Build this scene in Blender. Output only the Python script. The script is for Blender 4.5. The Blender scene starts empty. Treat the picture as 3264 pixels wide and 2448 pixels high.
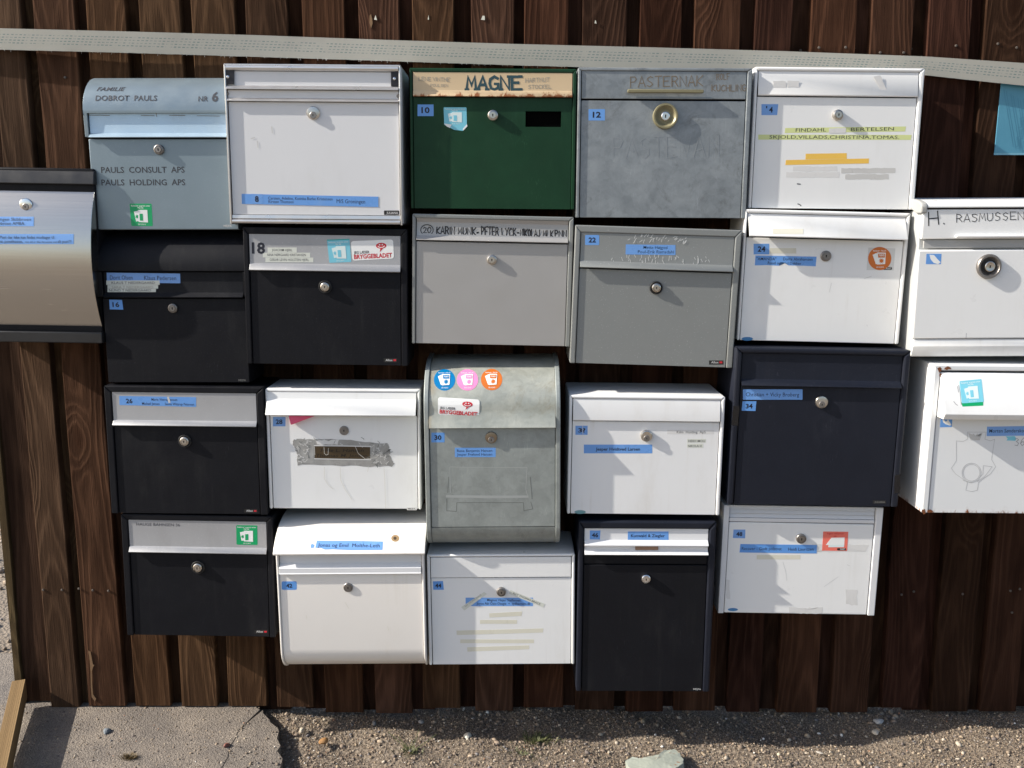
import bpy, bmesh, math, random
import numpy as np
from mathutils import Vector, Matrix, Euler

random.seed(7)
rng = np.random.default_rng(7)
SC = bpy.context.scene
COL = SC.collection
R = math.radians

# ------------------------------------------------------------------ camera, sky, sun, exposure
F = 3070.0                      # focal length in pixels of the 3264 px wide photograph
TH = R(9.8)                     # camera looks down a little
CAM = Vector((0.0, -2.2, 1.2))
cam_d = bpy.data.cameras.new('camera')
cam_d.sensor_width = 36.0
cam_d.lens = F / 3264.0 * 36.0
cam_d.clip_start = 0.02
cam_d.clip_end = 500.0
cam = bpy.data.objects.new('camera', cam_d)
cam.location = CAM
cam.rotation_euler = (R(90) - TH, 0, 0)
COL.objects.link(cam)
SC.camera = cam

SUN = Vector((-6.0, -1.0, 3.9)).normalized()     # direction towards the sun: high on the left, almost along the fence
world = bpy.data.worlds.new('World')
SC.world = world
world.use_nodes = True
wn = world.node_tree.nodes
wn.clear()
w_sky = wn.new('ShaderNodeTexSky')
w_sky.sky_type = 'NISHITA'
w_sky.sun_disc = False
w_sky.sun_elevation = math.asin(SUN.z)
w_sky.sun_rotation = math.atan2(SUN.x, SUN.y) % (2 * math.pi)
w_sky.air_density = 1.0
w_sky.dust_density = 2.0
w_sky.ozone_density = 1.0
w_bg = wn.new('ShaderNodeBackground')
w_bg.inputs['Strength'].default_value = 0.12
w_out = wn.new('ShaderNodeOutputWorld')
world.node_tree.links.new(w_sky.outputs[0], w_bg.inputs[0])
world.node_tree.links.new(w_bg.outputs[0], w_out.inputs[0])

sun_d = bpy.data.lights.new('sun', 'SUN')
sun_d.energy = 5.0
sun_d.angle = R(0.5)
sun_d.color = (1.0, 0.94, 0.84)
sun = bpy.data.objects.new('sun', sun_d)
sun.rotation_euler = (-SUN).to_track_quat('-Z', 'Y').to_euler()
sun.location = (-6, -3, 5)
COL.objects.link(sun)

SC.view_settings.view_transform = 'Standard'
SC.view_settings.look = 'None'
SC.view_settings.exposure = 0.66
SC.view_settings.gamma = 1.0
SC.view_settings.use_curve_mapping = False


# ------------------------------------------------------------------ geometry helpers
def ray(px, py):
    dx = (px - 1632.0) / F
    dy = (1224.0 - py) / F
    return Vector((dx, math.cos(TH) + dy * math.sin(TH), -math.sin(TH) + dy * math.cos(TH)))


def at_y(px, py, y):
    r = ray(px, py)
    return CAM + r * ((y - CAM.y) / r.y)


def at_z(px, py, z):
    r = ray(px, py)
    return CAM + r * ((z - CAM.z) / r.z)


def new_obj(name, me, mat=None, parent=None):
    o = bpy.data.objects.new(name, me)
    COL.objects.link(o)
    if mat is not None and me is not None:
        me.materials.append(mat)
    if parent is not None:
        o.parent = parent
    return o


def tag(o, label=None, cat=None, group=None, kind=None):
    if label: o['label'] = label
    if cat: o['category'] = cat
    if group: o['group'] = group
    if kind: o['kind'] = kind
    return o


def empty(name, loc=(0, 0, 0), rot=(0, 0, 0)):
    o = bpy.data.objects.new(name, None)
    o.empty_display_size = 0.05
    o.location = loc
    o.rotation_euler = rot
    COL.objects.link(o)
    return o


class MB:
    """collects solids into one mesh"""
    def __init__(s):
        s.bm = bmesh.new()

    def _add(s, t, bev=0.0, seg=2, ang=30):
        if bev > 0:
            es = [e for e in t.edges if len(e.link_faces) == 2 and e.calc_face_angle(0) > R(ang)]
            bmesh.ops.bevel(t, geom=es, offset=bev, segments=seg, profile=0.5, affect='EDGES', clamp_overlap=True)
        bmesh.ops.recalc_face_normals(t, faces=t.faces)
        me = bpy.data.meshes.new('tmp')
        t.to_mesh(me)
        t.free()
        s.bm.from_mesh(me)
        bpy.data.meshes.remove(me)
        return s

    def box(s, x0, x1, y0, y1, z0, z1, bev=0.0, seg=2):
        t = bmesh.new()
        bmesh.ops.create_cube(t, size=1.0)
        for v in t.verts:
            v.co = Vector(((x0 + x1) / 2 + v.co.x * (x1 - x0), (y0 + y1) / 2 + v.co.y * (y1 - y0), (z0 + z1) / 2 + v.co.z * (z1 - z0)))
        return s._add(t, bev, seg)

    def prism(s, poly, axis, a0, a1, bev=0.0, seg=2, ang=30):
        """poly in the plane across `axis`: 'x' -> (y,z), 'y' -> (x,z), 'z' -> (x,y)"""
        def mk(p, a):
            if axis == 'x': return (a, p[0], p[1])
            if axis == 'y': return (p[0], a, p[1])
            return (p[0], p[1], a)
        t = bmesh.new()
        A = [t.verts.new(mk(p, a0)) for p in poly]
        B = [t.verts.new(mk(p, a1)) for p in poly]
        n = len(poly)
        t.faces.new(A)
        t.faces.new(B[::-1])
        for i in range(n):
            t.faces.new((A[i], A[(i + 1) % n], B[(i + 1) % n], B[i]))
        bmesh.ops.recalc_face_normals(t, faces=t.faces)
        return s._add(t, bev, seg, ang)

    def lathe(s, c, prof, n=28, tilt=None):
        """prof: (radius, y) pairs, turned about the axis parallel to y through c=(x,y,z)"""
        t = bmesh.new()
        rings = []
        for r, y in prof:
            if r < 1e-6:
                rings.append([t.verts.new((c[0], c[1] + y, c[2]))])
            else:
                rings.append([t.verts.new((c[0] + r * math.cos(2 * math.pi * k / n), c[1] + y, c[2] + r * math.sin(2 * math.pi * k / n))) for k in range(n)])
        for a, b in zip(rings, rings[1:]):
            if len(a) == 1 and len(b) == 1: continue
            for k in range(n):
                k2 = (k + 1) % n
                if len(a) == 1: t.faces.new((a[0], b[k], b[k2]))
                elif len(b) == 1: t.faces.new((a[k], a[k2], b[0]))
                else: t.faces.new((a[k], a[k2], b[k2], b[k]))
        return s._add(t)

    def mesh(s, name, sharp=20):
        me = bpy.data.meshes.new(name)
        s.bm.to_mesh(me)
        s.bm.free()
        me.shade_smooth()
        me.set_sharp_from_angle(angle=R(sharp))
        return me

    def build(s, name, mat, parent=None, sharp=20):
        return new_obj(name, s.mesh(name, sharp), mat, parent)


# ------------------------------------------------------------------ materials
def nodes_of(m):
    m.use_nodes = True
    nt = m.node_tree
    return nt, nt.nodes['Principled BSDF'], nt.nodes['Material Output']


class NT:
    def __init__(s, nt): s.nt = nt

    def n(s, typ, ins=None, **props):
        nd = s.nt.nodes.new(typ)
        for k, v in props.items(): setattr(nd, k, v)
        for k, v in (ins or {}).items(): s.set(nd, k, v)
        return nd

    def set(s, nd, k, v):
        if isinstance(v, bpy.types.NodeSocket): s.nt.links.new(v, nd.inputs[k])
        else:
            sock = nd.inputs[k]
            if sock.type == 'RGBA' and len(v) == 3: v = (*v, 1)
            sock.default_value = v

    def math(s, op, a, b=0.0, c=0.0, clamp=False):
        nd = s.n('ShaderNodeMath', {0: a, 1: b, 2: c}, operation=op)
        nd.use_clamp = clamp
        return nd.outputs[0]

    def vmath(s, op, a, b=(0, 0, 0)):
        return s.n('ShaderNodeVectorMath', {0: a, 1: b}, operation=op).outputs[0]

    def noise(s, vec, scale, detail=3.0, rough=0.55, dist=0.0):
        nd = s.n('ShaderNodeTexNoise', {'Scale': scale, 'Detail': detail, 'Roughness': rough, 'Distortion': dist})
        if vec is not None: s.set(nd, 'Vector', vec)
        return nd.outputs['Fac']

    def ramp(s, fac, lo, hi):
        return s.n('ShaderNodeMapRange', {0: fac, 1: lo, 2: hi, 3: 0.0, 4: 1.0}, interpolation_type='SMOOTHSTEP').outputs[0]

    def mix(s, fac, a, b, blend='MIX'):
        nd = s.nt.nodes.new('ShaderNodeMix')
        nd.data_type = 'RGBA'
        nd.blend_type = blend
        for idx, v in ((0, fac), (6, a), (7, b)):
            if isinstance(v, bpy.types.NodeSocket): s.nt.links.new(v, nd.inputs[idx])
            else: nd.inputs[idx].default_value = (*v, 1) if (idx > 0 and len(v) == 3) else v
        return nd.outputs[2]

    def bump(s, h, strength, dist):
        return s.n('ShaderNodeBump', {'Height': h, 'Strength': strength, 'Distance': dist}).outputs[0]

    def coord(s, which='Object'):
        return s.n('ShaderNodeTexCoord').outputs[which]


def paint(name, base, rough=0.4, metal=0.0, var=0.08, grime=(0, 0, 0), grime_amt=0.0, grime_scale=9.0, peel=0.0, spec=0.5, coat=0.0, speck=0.0, streak=0.0, streak_col=(0.3, 0.27, 0.22), scr=0.0, tone=0.0):
    m = bpy.data.materials.new(name)
    nt, b, out = nodes_of(m)
    t = NT(nt)
    co = t.coord('Object')
    rnd = t.n('ShaderNodeObjectInfo').outputs['Random']
    off = t.vmath('ADD', co, t.n('ShaderNodeCombineXYZ', {0: t.math('MULTIPLY', rnd, 31.0), 1: t.math('MULTIPLY', rnd, 17.0), 2: rnd}).outputs[0])
    n1 = t.noise(off, 11.0, 5.0, 0.6)
    dark = tuple(c * (1 - var) for c in base)
    light = tuple(min(1, c * (1 + var)) for c in base)
    col = t.mix(n1, dark, light)
    if grime_amt > 0:
        str_ = t.vmath('MULTIPLY', off, (1.0, 1.0, 0.35))
        g = t.ramp(t.noise(str_, grime_scale, 6.0, 0.68), 0.52, 0.80)
        col = t.mix(t.math('MULTIPLY', g, grime_amt), col, grime)
    if streak > 0:      # rain streaks: long thin vertical runs, broken up by a large patch mask
        sv = t.noise(t.vmath('MULTIPLY', off, (75.0, 75.0, 3.0)), 1.0, 4.0, 0.6)
        msk = t.ramp(t.noise(off, 6.5, 4.0, 0.6), 0.42, 0.72)
        col = t.mix(t.math('MULTIPLY', t.math('MULTIPLY', t.ramp(sv, 0.50, 0.78), msk), streak), col, streak_col)
    if scr > 0:         # fine scratches in changing directions
        wv = t.n('ShaderNodeTexNoise', {'Vector': t.vmath('MULTIPLY', off, (260.0, 10.0, 34.0)), 'Scale': 1.0, 'Detail': 3.0, 'Distortion': 2.5}).outputs['Fac']
        sm_ = t.ramp(t.noise(off, 15.0, 3.0), 0.56, 0.72)
        col = t.mix(t.math('MULTIPLY', t.math('MULTIPLY', t.ramp(wv, 0.62, 0.70), sm_), scr), col, tuple(min(1, c * 2.6 + 0.03) for c in base))
    if tone > 0:        # every piece faded a little differently
        col = t.mix(t.math('MULTIPLY', rnd, tone), col, tuple(min(1, c * 0.75 + 0.16) for c in base))
    if speck > 0:
        sp = t.ramp(t.noise(off, 420.0, 2.0, 0.5), 0.66, 0.74)
        col = t.mix(t.math('MULTIPLY', sp, speck), col, tuple(min(1, c * 2.2 + 0.05) for c in base))
    nt.links.new(col, b.inputs['Base Color'])
    b.inputs['Metallic'].default_value = metal
    b.inputs['Specular IOR Level'].default_value = spec
    rr = t.n('ShaderNodeMapRange', {0: t.noise(off, 25.0, 4.0, 0.6), 1: 0.3, 2: 0.7, 3: max(0.05, rough - 0.07), 4: rough + 0.09}).outputs[0]
    nt.links.new(rr, b.inputs['Roughness'])
    if coat: b.inputs['Coat Weight'].default_value = coat
    if peel > 0:
        h = t.math('ADD', t.noise(off, 260.0, 2.0, 0.5), t.math('MULTIPLY', t.noise(off, 6.0, 1.0), 3.0))
        nt.links.new(t.bump(h, peel, 0.0006), b.inputs['Normal'])
    return m


def flat(name, base, rough=0.55, metal=0.0, var=0.05):
    return paint(name, base, rough, metal, var)


M = {}
M['white'] = paint('white_enamel', (0.765, 0.77, 0.768), 0.34, 0, 0.03, (0.50, 0.47, 0.41), 0.22, 7.0, 0.10, streak=0.22, streak_col=(0.42, 0.38, 0.31))
M['white_old'] = paint('aged_white_enamel', (0.75, 0.755, 0.76), 0.40, 0, 0.03, (0.45, 0.39, 0.30), 0.28, 8.0, 0.12, streak=0.3, streak_col=(0.42, 0.34, 0.22))
M['white_alu'] = paint('white_coated_aluminium', (0.665, 0.67, 0.685), 0.38, 0.0, 0.02, (0.42, 0.41, 0.39), 0.18, 6.0, 0.08)
M['alu'] = paint('bare_aluminium_rail', (0.72, 0.70, 0.68), 0.32, 0.85, 0.04, (0.4, 0.37, 0.33), 0.25, 12.0, 0.05)
M['cream'] = paint('cream_enamel', (0.80, 0.765, 0.72), 0.36, 0, 0.03, (0.50, 0.40, 0.27), 0.20, 9.0, 0.10, streak=0.2, streak_col=(0.5, 0.42, 0.3))
M['black'] = paint('black_powder_coat', (0.0066, 0.0070, 0.0098), 0.52, 0, 0.2, (0.024, 0.024, 0.025), 0.6, 12.0, 0.25, 0.16, speck=0.25, streak=0.35, streak_col=(0.03, 0.03, 0.03), scr=0.5)
M['navy'] = paint('dark_navy_powder_coat', (0.0105, 0.0126, 0.0212), 0.50, 0, 0.2, (0.028, 0.030, 0.040), 0.6, 9.0, 0.25, 0.22, speck=0.25, streak=0.3, streak_col=(0.04, 0.04, 0.048), scr=0.5)
M['grey_flap'] = paint('silver_grey_lacquer', (0.36, 0.36, 0.37), 0.42, 0.25, 0.03, (0.25, 0.25, 0.24), 0.3, 14.0, 0.06, speck=0.3)
M['silver'] = paint('silver_lacquer', (0.235, 0.245, 0.24), 0.48, 0.2, 0.04, (0.2, 0.2, 0.19), 0.35, 8.0, 0.06, speck=0.35)
M['silver_blue'] = paint('pale_blue_silver_lacquer', (0.215, 0.272, 0.312), 0.38, 0.45, 0.05, (0.21, 0.24, 0.26), 0.35, 7.0, 0.06, speck=0.15)
M['silver_flap_sky'] = paint('silver_flap_sky_reflection', (0.42, 0.55, 0.66), 0.35, 0.35, 0.04, (0.3, 0.35, 0.38), 0.25, 8.0, 0.05, speck=0.3)  # reflected sky painted into the flap as a lighter blue than the body
M['satin'] = paint('satin_steel_sheet', (0.40, 0.39, 0.38), 0.42, 0.35, 0.04, (0.4, 0.38, 0.36), 0.3, 5.0, 0.04)
M['green'] = paint('bottle_green_paint', (0.0085, 0.041, 0.0185), 0.42, 0, 0.35, (0.026, 0.075, 0.034), 0.75, 8.0, 0.15, 0.2, scr=0.5, streak=0.3, streak_col=(0.02, 0.06, 0.035))
M['blue'] = paint('blue_label_tape', (0.105, 0.30, 0.70), 0.30, 0, 0.08, (0.22, 0.38, 0.66), 0.45, 34.0, tone=0.5)
M['ink'] = flat('dark_ink', (0.008, 0.010, 0.022), 0.5)
M['ink_grey'] = flat('charcoal_lettering', (0.035, 0.037, 0.045), 0.5)
M['ink_faint'] = flat('faded_lettering', (0.30, 0.28, 0.24), 0.6)
M['ink_teal'] = flat('teal_brush_paint', (0.020, 0.060, 0.075), 0.5)
M['ink_rust'] = flat('faded_brown_pen', (0.17, 0.135, 0.095), 0.7)
M['ink_marker'] = flat('black_marker', (0.012, 0.012, 0.016), 0.4)
M['ink_brown'] = flat('brown_print', (0.014, 0.009, 0.005), 0.5)
M['nickel'] = paint('nickel_lock', (0.60, 0.56, 0.51), 0.28, 1.0, 0.08, (0.3, 0.27, 0.22), 0.3, 60.0)
M['nickel_dull'] = paint('dull_lock_metal', (0.27, 0.25, 0.235), 0.42, 0.9, 0.1, (0.15, 0.13, 0.1), 0.4, 60.0)
M['chrome'] = paint('bright_chrome_lock', (0.75, 0.75, 0.76), 0.18, 1.0, 0.04)
M['brass'] = paint('brass_cylinder', (0.42, 0.30, 0.14), 0.35, 1.0, 0.1)
M['bronze'] = paint('tarnished_lock', (0.33, 0.26, 0.19), 0.38, 1.0, 0.1)
M['rubber'] = flat('black_rubber', (0.012, 0.012, 0.013), 0.6)
M['hole'] = flat('keyhole_black', (0.003, 0.003, 0.003), 0.9)
M['opening_shade'] = paint('painted_opening_shade', (0.002, 0.002, 0.002), 0.95, spec=0.02)  # shade inside an opening, painted as near-black
M['seam_dark'] = paint('dark_seam', (0.010, 0.010, 0.010), 0.9, spec=0.1)  # near-black for the inner blocks, so panel gaps come out dark
M['olive'] = paint('olive_brass_ring', (0.24, 0.215, 0.125), 0.42, 0.25, 0.12, (0.10, 0.09, 0.05), 0.35, 30.0)
M['clip'] = flat('black_plastic_clip', (0.010, 0.008, 0.012), 0.4)
M['green_st'] = flat('green_sticker', (0.0, 0.33, 0.115), 0.4)
M['cyan_st'] = paint('faded_cyan_sticker', (0.18, 0.53, 0.66), 0.42, 0, 0.06, (0.4, 0.62, 0.68), 0.3, 30.0)
M['teal_dk'] = flat('teal_sticker_edge', (0.03, 0.35, 0.33), 0.4)
M['white_st'] = flat('white_sticker_print', (0.80, 0.81, 0.80), 0.4)
M['pale_st'] = flat('pale_sticker_print', (0.66, 0.76, 0.76), 0.4)
M['blue_st'] = flat('round_blue_sticker', (0.0, 0.17, 0.42), 0.35)
M['pink_st'] = flat('round_pink_sticker', (0.78, 0.24, 0.48), 0.35)
M['orange_st'] = flat('round_orange_sticker', (0.56, 0.145, 0.022), 0.35)
M['red_st'] = flat('red_sticker', (0.80, 0.17, 0.125), 0.4)
M['red_print'] = flat('red_print', (0.55, 0.02, 0.035), 0.4)
M['tape_lbl'] = flat('white_label_tape', (0.62, 0.64, 0.58), 0.4)
M['tape_cream'] = paint('yellowed_tape', (0.66, 0.64, 0.54), 0.45, 0, 0.06, (0.5, 0.47, 0.4), 0.4, 40.0)
M['tape_lime'] = flat('lime_label_tape', (0.62, 0.67, 0.30), 0.4)
M['tape_amber'] = flat('amber_tape', (0.80, 0.50, 0.09), 0.4)
M['residue'] = paint('grey_tape_residue', (0.54, 0.535, 0.52), 0.6, 0, 0.12, (0.30, 0.29, 0.28), 0.7, 50.0)
M['residue_lt'] = paint('pale_tape_residue', (0.66, 0.655, 0.645), 0.5, 0, 0.06, (0.5, 0.5, 0.49), 0.5, 50.0)
M['brown_tape'] = flat('brown_tape', (0.26, 0.155, 0.10), 0.5)
M['duct'] = None
M['logo_plate'] = flat('black_logo_plate', (0.012, 0.012, 0.013), 0.35)
M['logo_text'] = flat('silver_logo_text', (0.55, 0.55, 0.55), 0.4)
M['logo_dim'] = flat('dim_logo_text', (0.16, 0.16, 0.155), 0.4)
M['oval_blue'] = flat('blue_oval_badge', (0.05, 0.20, 0.42), 0.4)
M['oval_teal'] = flat('teal_oval_badge', (0.14, 0.30, 0.33), 0.4)
M['pink_paper'] = flat('pink_paper', (0.72, 0.10, 0.20), 0.6)
M['thread'] = flat('pale_thread', (0.62, 0.60, 0.55), 0.7)
M['scratch'] = flat('pencil_grey_line', (0.30, 0.30, 0.31), 0.7)
M['scratch_lt'] = flat('pale_scrape', (0.60, 0.61, 0.60), 0.6)
M['crest_line'] = flat('faint_grey_line', (0.47, 0.475, 0.48), 0.7)
M['zinc_ghost'] = paint('pale_zinc_ghost', (0.36, 0.38, 0.375), 0.5, .2, 0.1)
M['zinc_dirt'] = flat('dark_zinc_line', (0.15, 0.16, 0.155), 0.6)
M['ghost'] = paint('adhesive_ghost', (0.60, 0.605, 0.60), 0.55, 0, 0.04)
M['endcap'] = paint('grey_plastic_cap', (0.36, 0.36, 0.35), 0.5, 0, 0.06, (0.2, 0.2, 0.19), 0.3)
M['nail'] = paint('nail_head', (0.11, 0.09, 0.075), 0.7, 0.3, 0.2)
M['blk_tape'] = flat('black_tape', (0.008, 0.008, 0.010), 0.25)


def mat_galv(name, a, b_, dirt, seed, stain=None):
    m = bpy.data.materials.new(name)
    nt, b, out = nodes_of(m)
    t = NT(nt)
    co = t.vmath('ADD', t.coord('Object'), (seed, seed * 1.7, 0))
    n1 = t.ramp(t.noise(co, 14.0, 7.0, 0.66, 0.6), 0.35, 0.68)
    n2 = t.ramp(t.noise(t.vmath('ADD', co, (5, 5, 5)), 10.0, 9.0, 0.80, 1.2), 0.49, 0.70)
    n3 = t.noise(co, 160.0, 3.0, 0.6)
    vs = t.n('ShaderNodeTexVoronoi', {'Vector': t.vmath('ADD', co, t.vmath('MULTIPLY', t.n('ShaderNodeTexNoise', {'Scale': 60.0, 'Vector': co}).outputs['Color'], (.01, .01, .01))), 'Scale': 95.0})
    spg = t.n('ShaderNodeSeparateColor', {0: vs.outputs['Color']}).outputs[0]
    scv = t.ramp(t.n('ShaderNodeTexNoise', {'Vector': t.vmath('MULTIPLY', co, (240.0, 10.0, 30.0)), 'Scale': 1.0, 'Detail': 3.0, 'Distortion': 2.0}).outputs['Fac'], 0.60, 0.70)
    col = t.mix(n1, a, b_)
    col = t.mix(t.math('MULTIPLY', n2, 0.75), col, dirt)
    col = t.mix(t.math('MULTIPLY', n3, 0.22), col, tuple(c * 1.5 for c in b_))
    col = t.mix(t.math('MULTIPLY', spg, 0.22), col, tuple(c * 1.35 for c in b_))
    col = t.mix(t.math('MULTIPLY', t.math('MULTIPLY', scv, n1), 0.4), col, tuple(c * 1.5 for c in b_))
    if stain is not None:
        sx = t.n('ShaderNodeSeparateXYZ', {0: t.coord('Object')})
        e1 = t.n('ShaderNodeMapRange', {0: sx.outputs[0], 1: stain[0], 2: stain[0] + 0.035, 3: 0.42, 4: 0.0}).outputs[0]
        e2 = t.n('ShaderNodeMapRange', {0: sx.outputs[2], 1: stain[1], 2: stain[1] + 0.03, 3: 0.28, 4: 0.0}).outputs[0]
        k_ = t.ramp(t.math('ADD', t.math('MAXIMUM', e1, e2), t.math('MULTIPLY', t.noise(co, 18.0, 5.0, 0.65), 0.6)), 0.45, 0.85)
        col = t.mix(t.math('MULTIPLY', k_, 0.75), col, (0.36, 0.26, 0.125))
    nt.links.new(col, b.inputs['Base Color'])
    b.inputs['Metallic'].default_value = 0.35
    nt.links.new(t.n('ShaderNodeMapRange', {0: n1, 1: 0, 2: 1, 3: 0.42, 4: 0.60}).outputs[0], b.inputs['Roughness'])
    nt.links.new(t.bump(n3, 0.12, 0.0005), b.inputs['Normal'])
    return m


M['galv'] = mat_galv('zinc_sheet', (0.185, 0.205, 0.220), (0.265, 0.29, 0.305), (0.075, 0.078, 0.078), 3.1)
M['galv2'] = mat_galv('weathered_zinc', (0.235, 0.26, 0.255), (0.30, 0.325, 0.315), (0.175, 0.185, 0.175), 8.3)
M['galv_yel'] = mat_galv('yellowed_zinc_flap', (0.31, 0.325, 0.29), (0.42, 0.43, 0.385), (0.25, 0.23, 0.165), 5.2, (-0.137, 0.255))
M['duct'] = mat_galv('torn_duct_tape', (0.25, 0.25, 0.245), (0.36, 0.36, 0.35), (0.15, 0.145, 0.14), 1.1)


def mat_rusty(name, base, rust, zspan, thresh=0.55, edge_gain=0.5):
    """paint that rusts from its lower rim upward; zspan: object-space z of rim and where rust ends"""
    m = bpy.data.materials.new(name)
    nt, b, out = nodes_of(m)
    t = NT(nt)
    co = t.coord('Object')
    z = t.n('ShaderNodeSeparateXYZ', {0: co}).outputs[2]
    near = t.n('ShaderNodeMapRange', {0: z, 1: zspan[0], 2: zspan[1], 3: edge_gain, 4: 0.0}).outputs[0]
    n = t.noise(t.vmath('MULTIPLY', co, (1, 1, 0.7)), 55.0, 6.0, 0.7, 0.5)
    r = t.ramp(t.math('ADD', n, near), thresh + 0.12, thresh + 0.24)
    halo = t.ramp(t.math('ADD', n, near), thresh, thresh + 0.2)
    col = t.mix(t.noise(co, 12.0, 4.0), tuple(c * 0.93 for c in base), base)
    col = t.mix(t.math('MULTIPLY', halo, 0.35), col, tuple((c + d) / 2 for c, d in zip(base, rust)))
    col = t.mix(r, col, t.mix(t.noise(co, 130.0, 3.0), tuple(c * 0.45 for c in rust), tuple(min(1, c * 1.3) for c in rust)))
    nt.links.new(col, b.inputs['Base Color'])
    nt.links.new(t.math('ADD', t.math('MULTIPLY', r, 0.4), 0.38), b.inputs['Roughness'])
    nt.links.new(t.bump(r, 0.3, 0.0008), b.inputs['Normal'])
    return m


def mat_brushed():
    m = bpy.data.materials.new('brushed_stainless')
    nt, b, out = nodes_of(m)
    t = NT(nt)
    co = t.coord('Object')
    br = t.noise(t.vmath('MULTIPLY', co, (4.0, 60.0, 900.0)), 1.0, 3.0, 0.6)
    nt.links.new(t.mix(br, (0.47, 0.44, 0.40), (0.57, 0.54, 0.495)), b.inputs['Base Color'])
    b.inputs['Metallic'].default_value = 1.0
    nt.links.new(t.n('ShaderNodeMapRange', {0: br, 1: 0, 2: 1, 3: 0.20, 4: 0.30}).outputs[0], b.inputs['Roughness'])
    nt.links.new(t.bump(br, 0.04, 0.0003), b.inputs['Normal'])
    return m


M['steel'] = mat_brushed()


def mat_wood(name='weathered_stained_wood'):
    m = bpy.data.materials.new(name)
    nt, b, out = nodes_of(m)
    t = NT(nt)
    co = t.coord('Object')
    oi = t.n('ShaderNodeObjectInfo')
    rnd, base = oi.outputs['Random'], oi.outputs['Color']
    sep = t.n('ShaderNodeSeparateXYZ', {0: co})
    x, y, z = sep.outputs
    seed = t.math('MULTIPLY', rnd, 93.0)
    zz = t.math('ADD', z, seed)
    lowv = t.n('ShaderNodeCombineXYZ', {0: t.math('MULTIPLY', zz, 1.35), 1: seed, 2: 0.0}).outputs[0]
    cx = t.math('MULTIPLY', t.math('SUBTRACT', t.noise(lowv, 1.0, 1.0), 0.5), 0.13)
    lowd = t.n('ShaderNodeCombineXYZ', {0: t.math('MULTIPLY', zz, 0.75), 1: t.math('ADD', seed, 40.0), 2: 3.0}).outputs[0]
    d = t.math('MULTIPLY', t.noise(lowd, 1.0, 1.0), 0.14)
    # knots: ring pattern swells round scattered points
    kv = t.n('ShaderNodeCombineXYZ', {0: t.math('ADD', t.math('MULTIPLY', x, 7.0), seed), 1: t.math('MULTIPLY', zz, 2.6), 2: 0.0}).outputs[0]
    vor = t.n('ShaderNodeTexVoronoi', {'Vector': kv, 'Scale': 1.0, 'Randomness': 1.0}, voronoi_dimensions='2D')
    kd = vor.outputs['Distance']
    kn = t.n('ShaderNodeMapRange', {0: kd, 1: 0.0, 2: 0.34, 3: 1.0, 4: 0.0}, interpolation_type='SMOOTHERSTEP').outputs[0]
    keep = t.math('GREATER_THAN', t.n('ShaderNodeSeparateColor', {0: vor.outputs['Color']}).outputs[0], 0.72)
    kn = t.math('MULTIPLY', kn, keep)
    xx = t.math('ADD', x, cx)
    rr = t.math('SQRT', t.math('ADD', t.math('MULTIPLY', xx, xx), t.math('MULTIPLY', d, d)))
    rr = t.math('ADD', rr, t.math('MULTIPLY', kn, 0.022))
    wob = t.noise(t.vmath('MULTIPLY', t.n('ShaderNodeCombineXYZ', {0: x, 1: seed, 2: zz}).outputs[0], (60.0, 1.0, 6.0)), 1.0, 4.0)
    ph = t.math('ADD', t.math('MULTIPLY', rr, 1000.0), t.math('MULTIPLY', wob, 7.0))
    ring = t.math('MULTIPLY_ADD', t.math('SINE', ph), 0.5, 0.5)
    ring = t.math('POWER', ring, 2.2)
    fib = t.noise(t.vmath('MULTIPLY', t.n('ShaderNodeCombineXYZ', {0: x, 1: seed, 2: zz}).outputs[0], (520.0, 1.0, 9.0)), 1.0, 4.0, 0.65)
    patch = t.noise(t.vmath('MULTIPLY', t.n('ShaderNodeCombineXYZ', {0: x, 1: seed, 2: zz}).outputs[0], (16.0, 1.0, 3.2)), 1.0, 5.0, 0.6)
    dark = t.mix(1.0, base, (0.62, 0.58, 0.56), 'MULTIPLY')
    light = t.mix(1.0, base, (1.75, 1.72, 1.68), 'MULTIPLY')
    col = t.mix(t.math('MULTIPLY_ADD', ring, 0.32, t.math('MULTIPLY', t.math('SUBTRACT', fib, 0.32), 0.8), clamp=True), dark, light)
    col = t.mix(t.ramp(patch, 0.36, 0.66), t.mix(1.0, col, (0.60, 0.58, 0.57), 'MULTIPLY'), col)
    pale = t.ramp(t.noise(t.vmath('MULTIPLY', t.n('ShaderNodeCombineXYZ', {0: x, 1: t.math('ADD', seed, 9.0), 2: zz}).outputs[0], (48.0, 1.0, 2.4)), 1.0, 4.0, 0.6), 0.62, 0.80)
    col = t.mix(t.math('MULTIPLY', pale, 0.6), col, t.mix(1.0, base, (2.5, 2.55, 2.6), 'MULTIPLY'))
    core = t.ramp(kd, 0.10, 0.03)
    kcore = t.math('MULTIPLY', t.n('ShaderNodeMapRange', {0: kd, 1: 0.03, 2: 0.12, 3: 0.75, 4: 0.0}).outputs[0], keep)
    col = t.mix(kcore, col, t.mix(1.0, base, (0.42, 0.34, 0.30), 'MULTIPLY'))
    nt.links.new(col, b.inputs['Base Color'])
    b.inputs['Roughness'].default_value = 0.85
    b.inputs['Specular IOR Level'].default_value = 0.06
    h = t.math('ADD', t.math('MULTIPLY', ring, 0.6), fib)
    nt.links.new(t.bump(h, 0.75, 0.0016), b.inputs['Normal'])
    return m


M['wood'] = mat_wood()


# ------------------------------------------------------------------ lettering
LF = 0.35         # print and tape are thin: one factor for all their thicknesses
PENDING = []      # font jobs, turned to meshes in one go
CAPH = [0.7]


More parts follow.
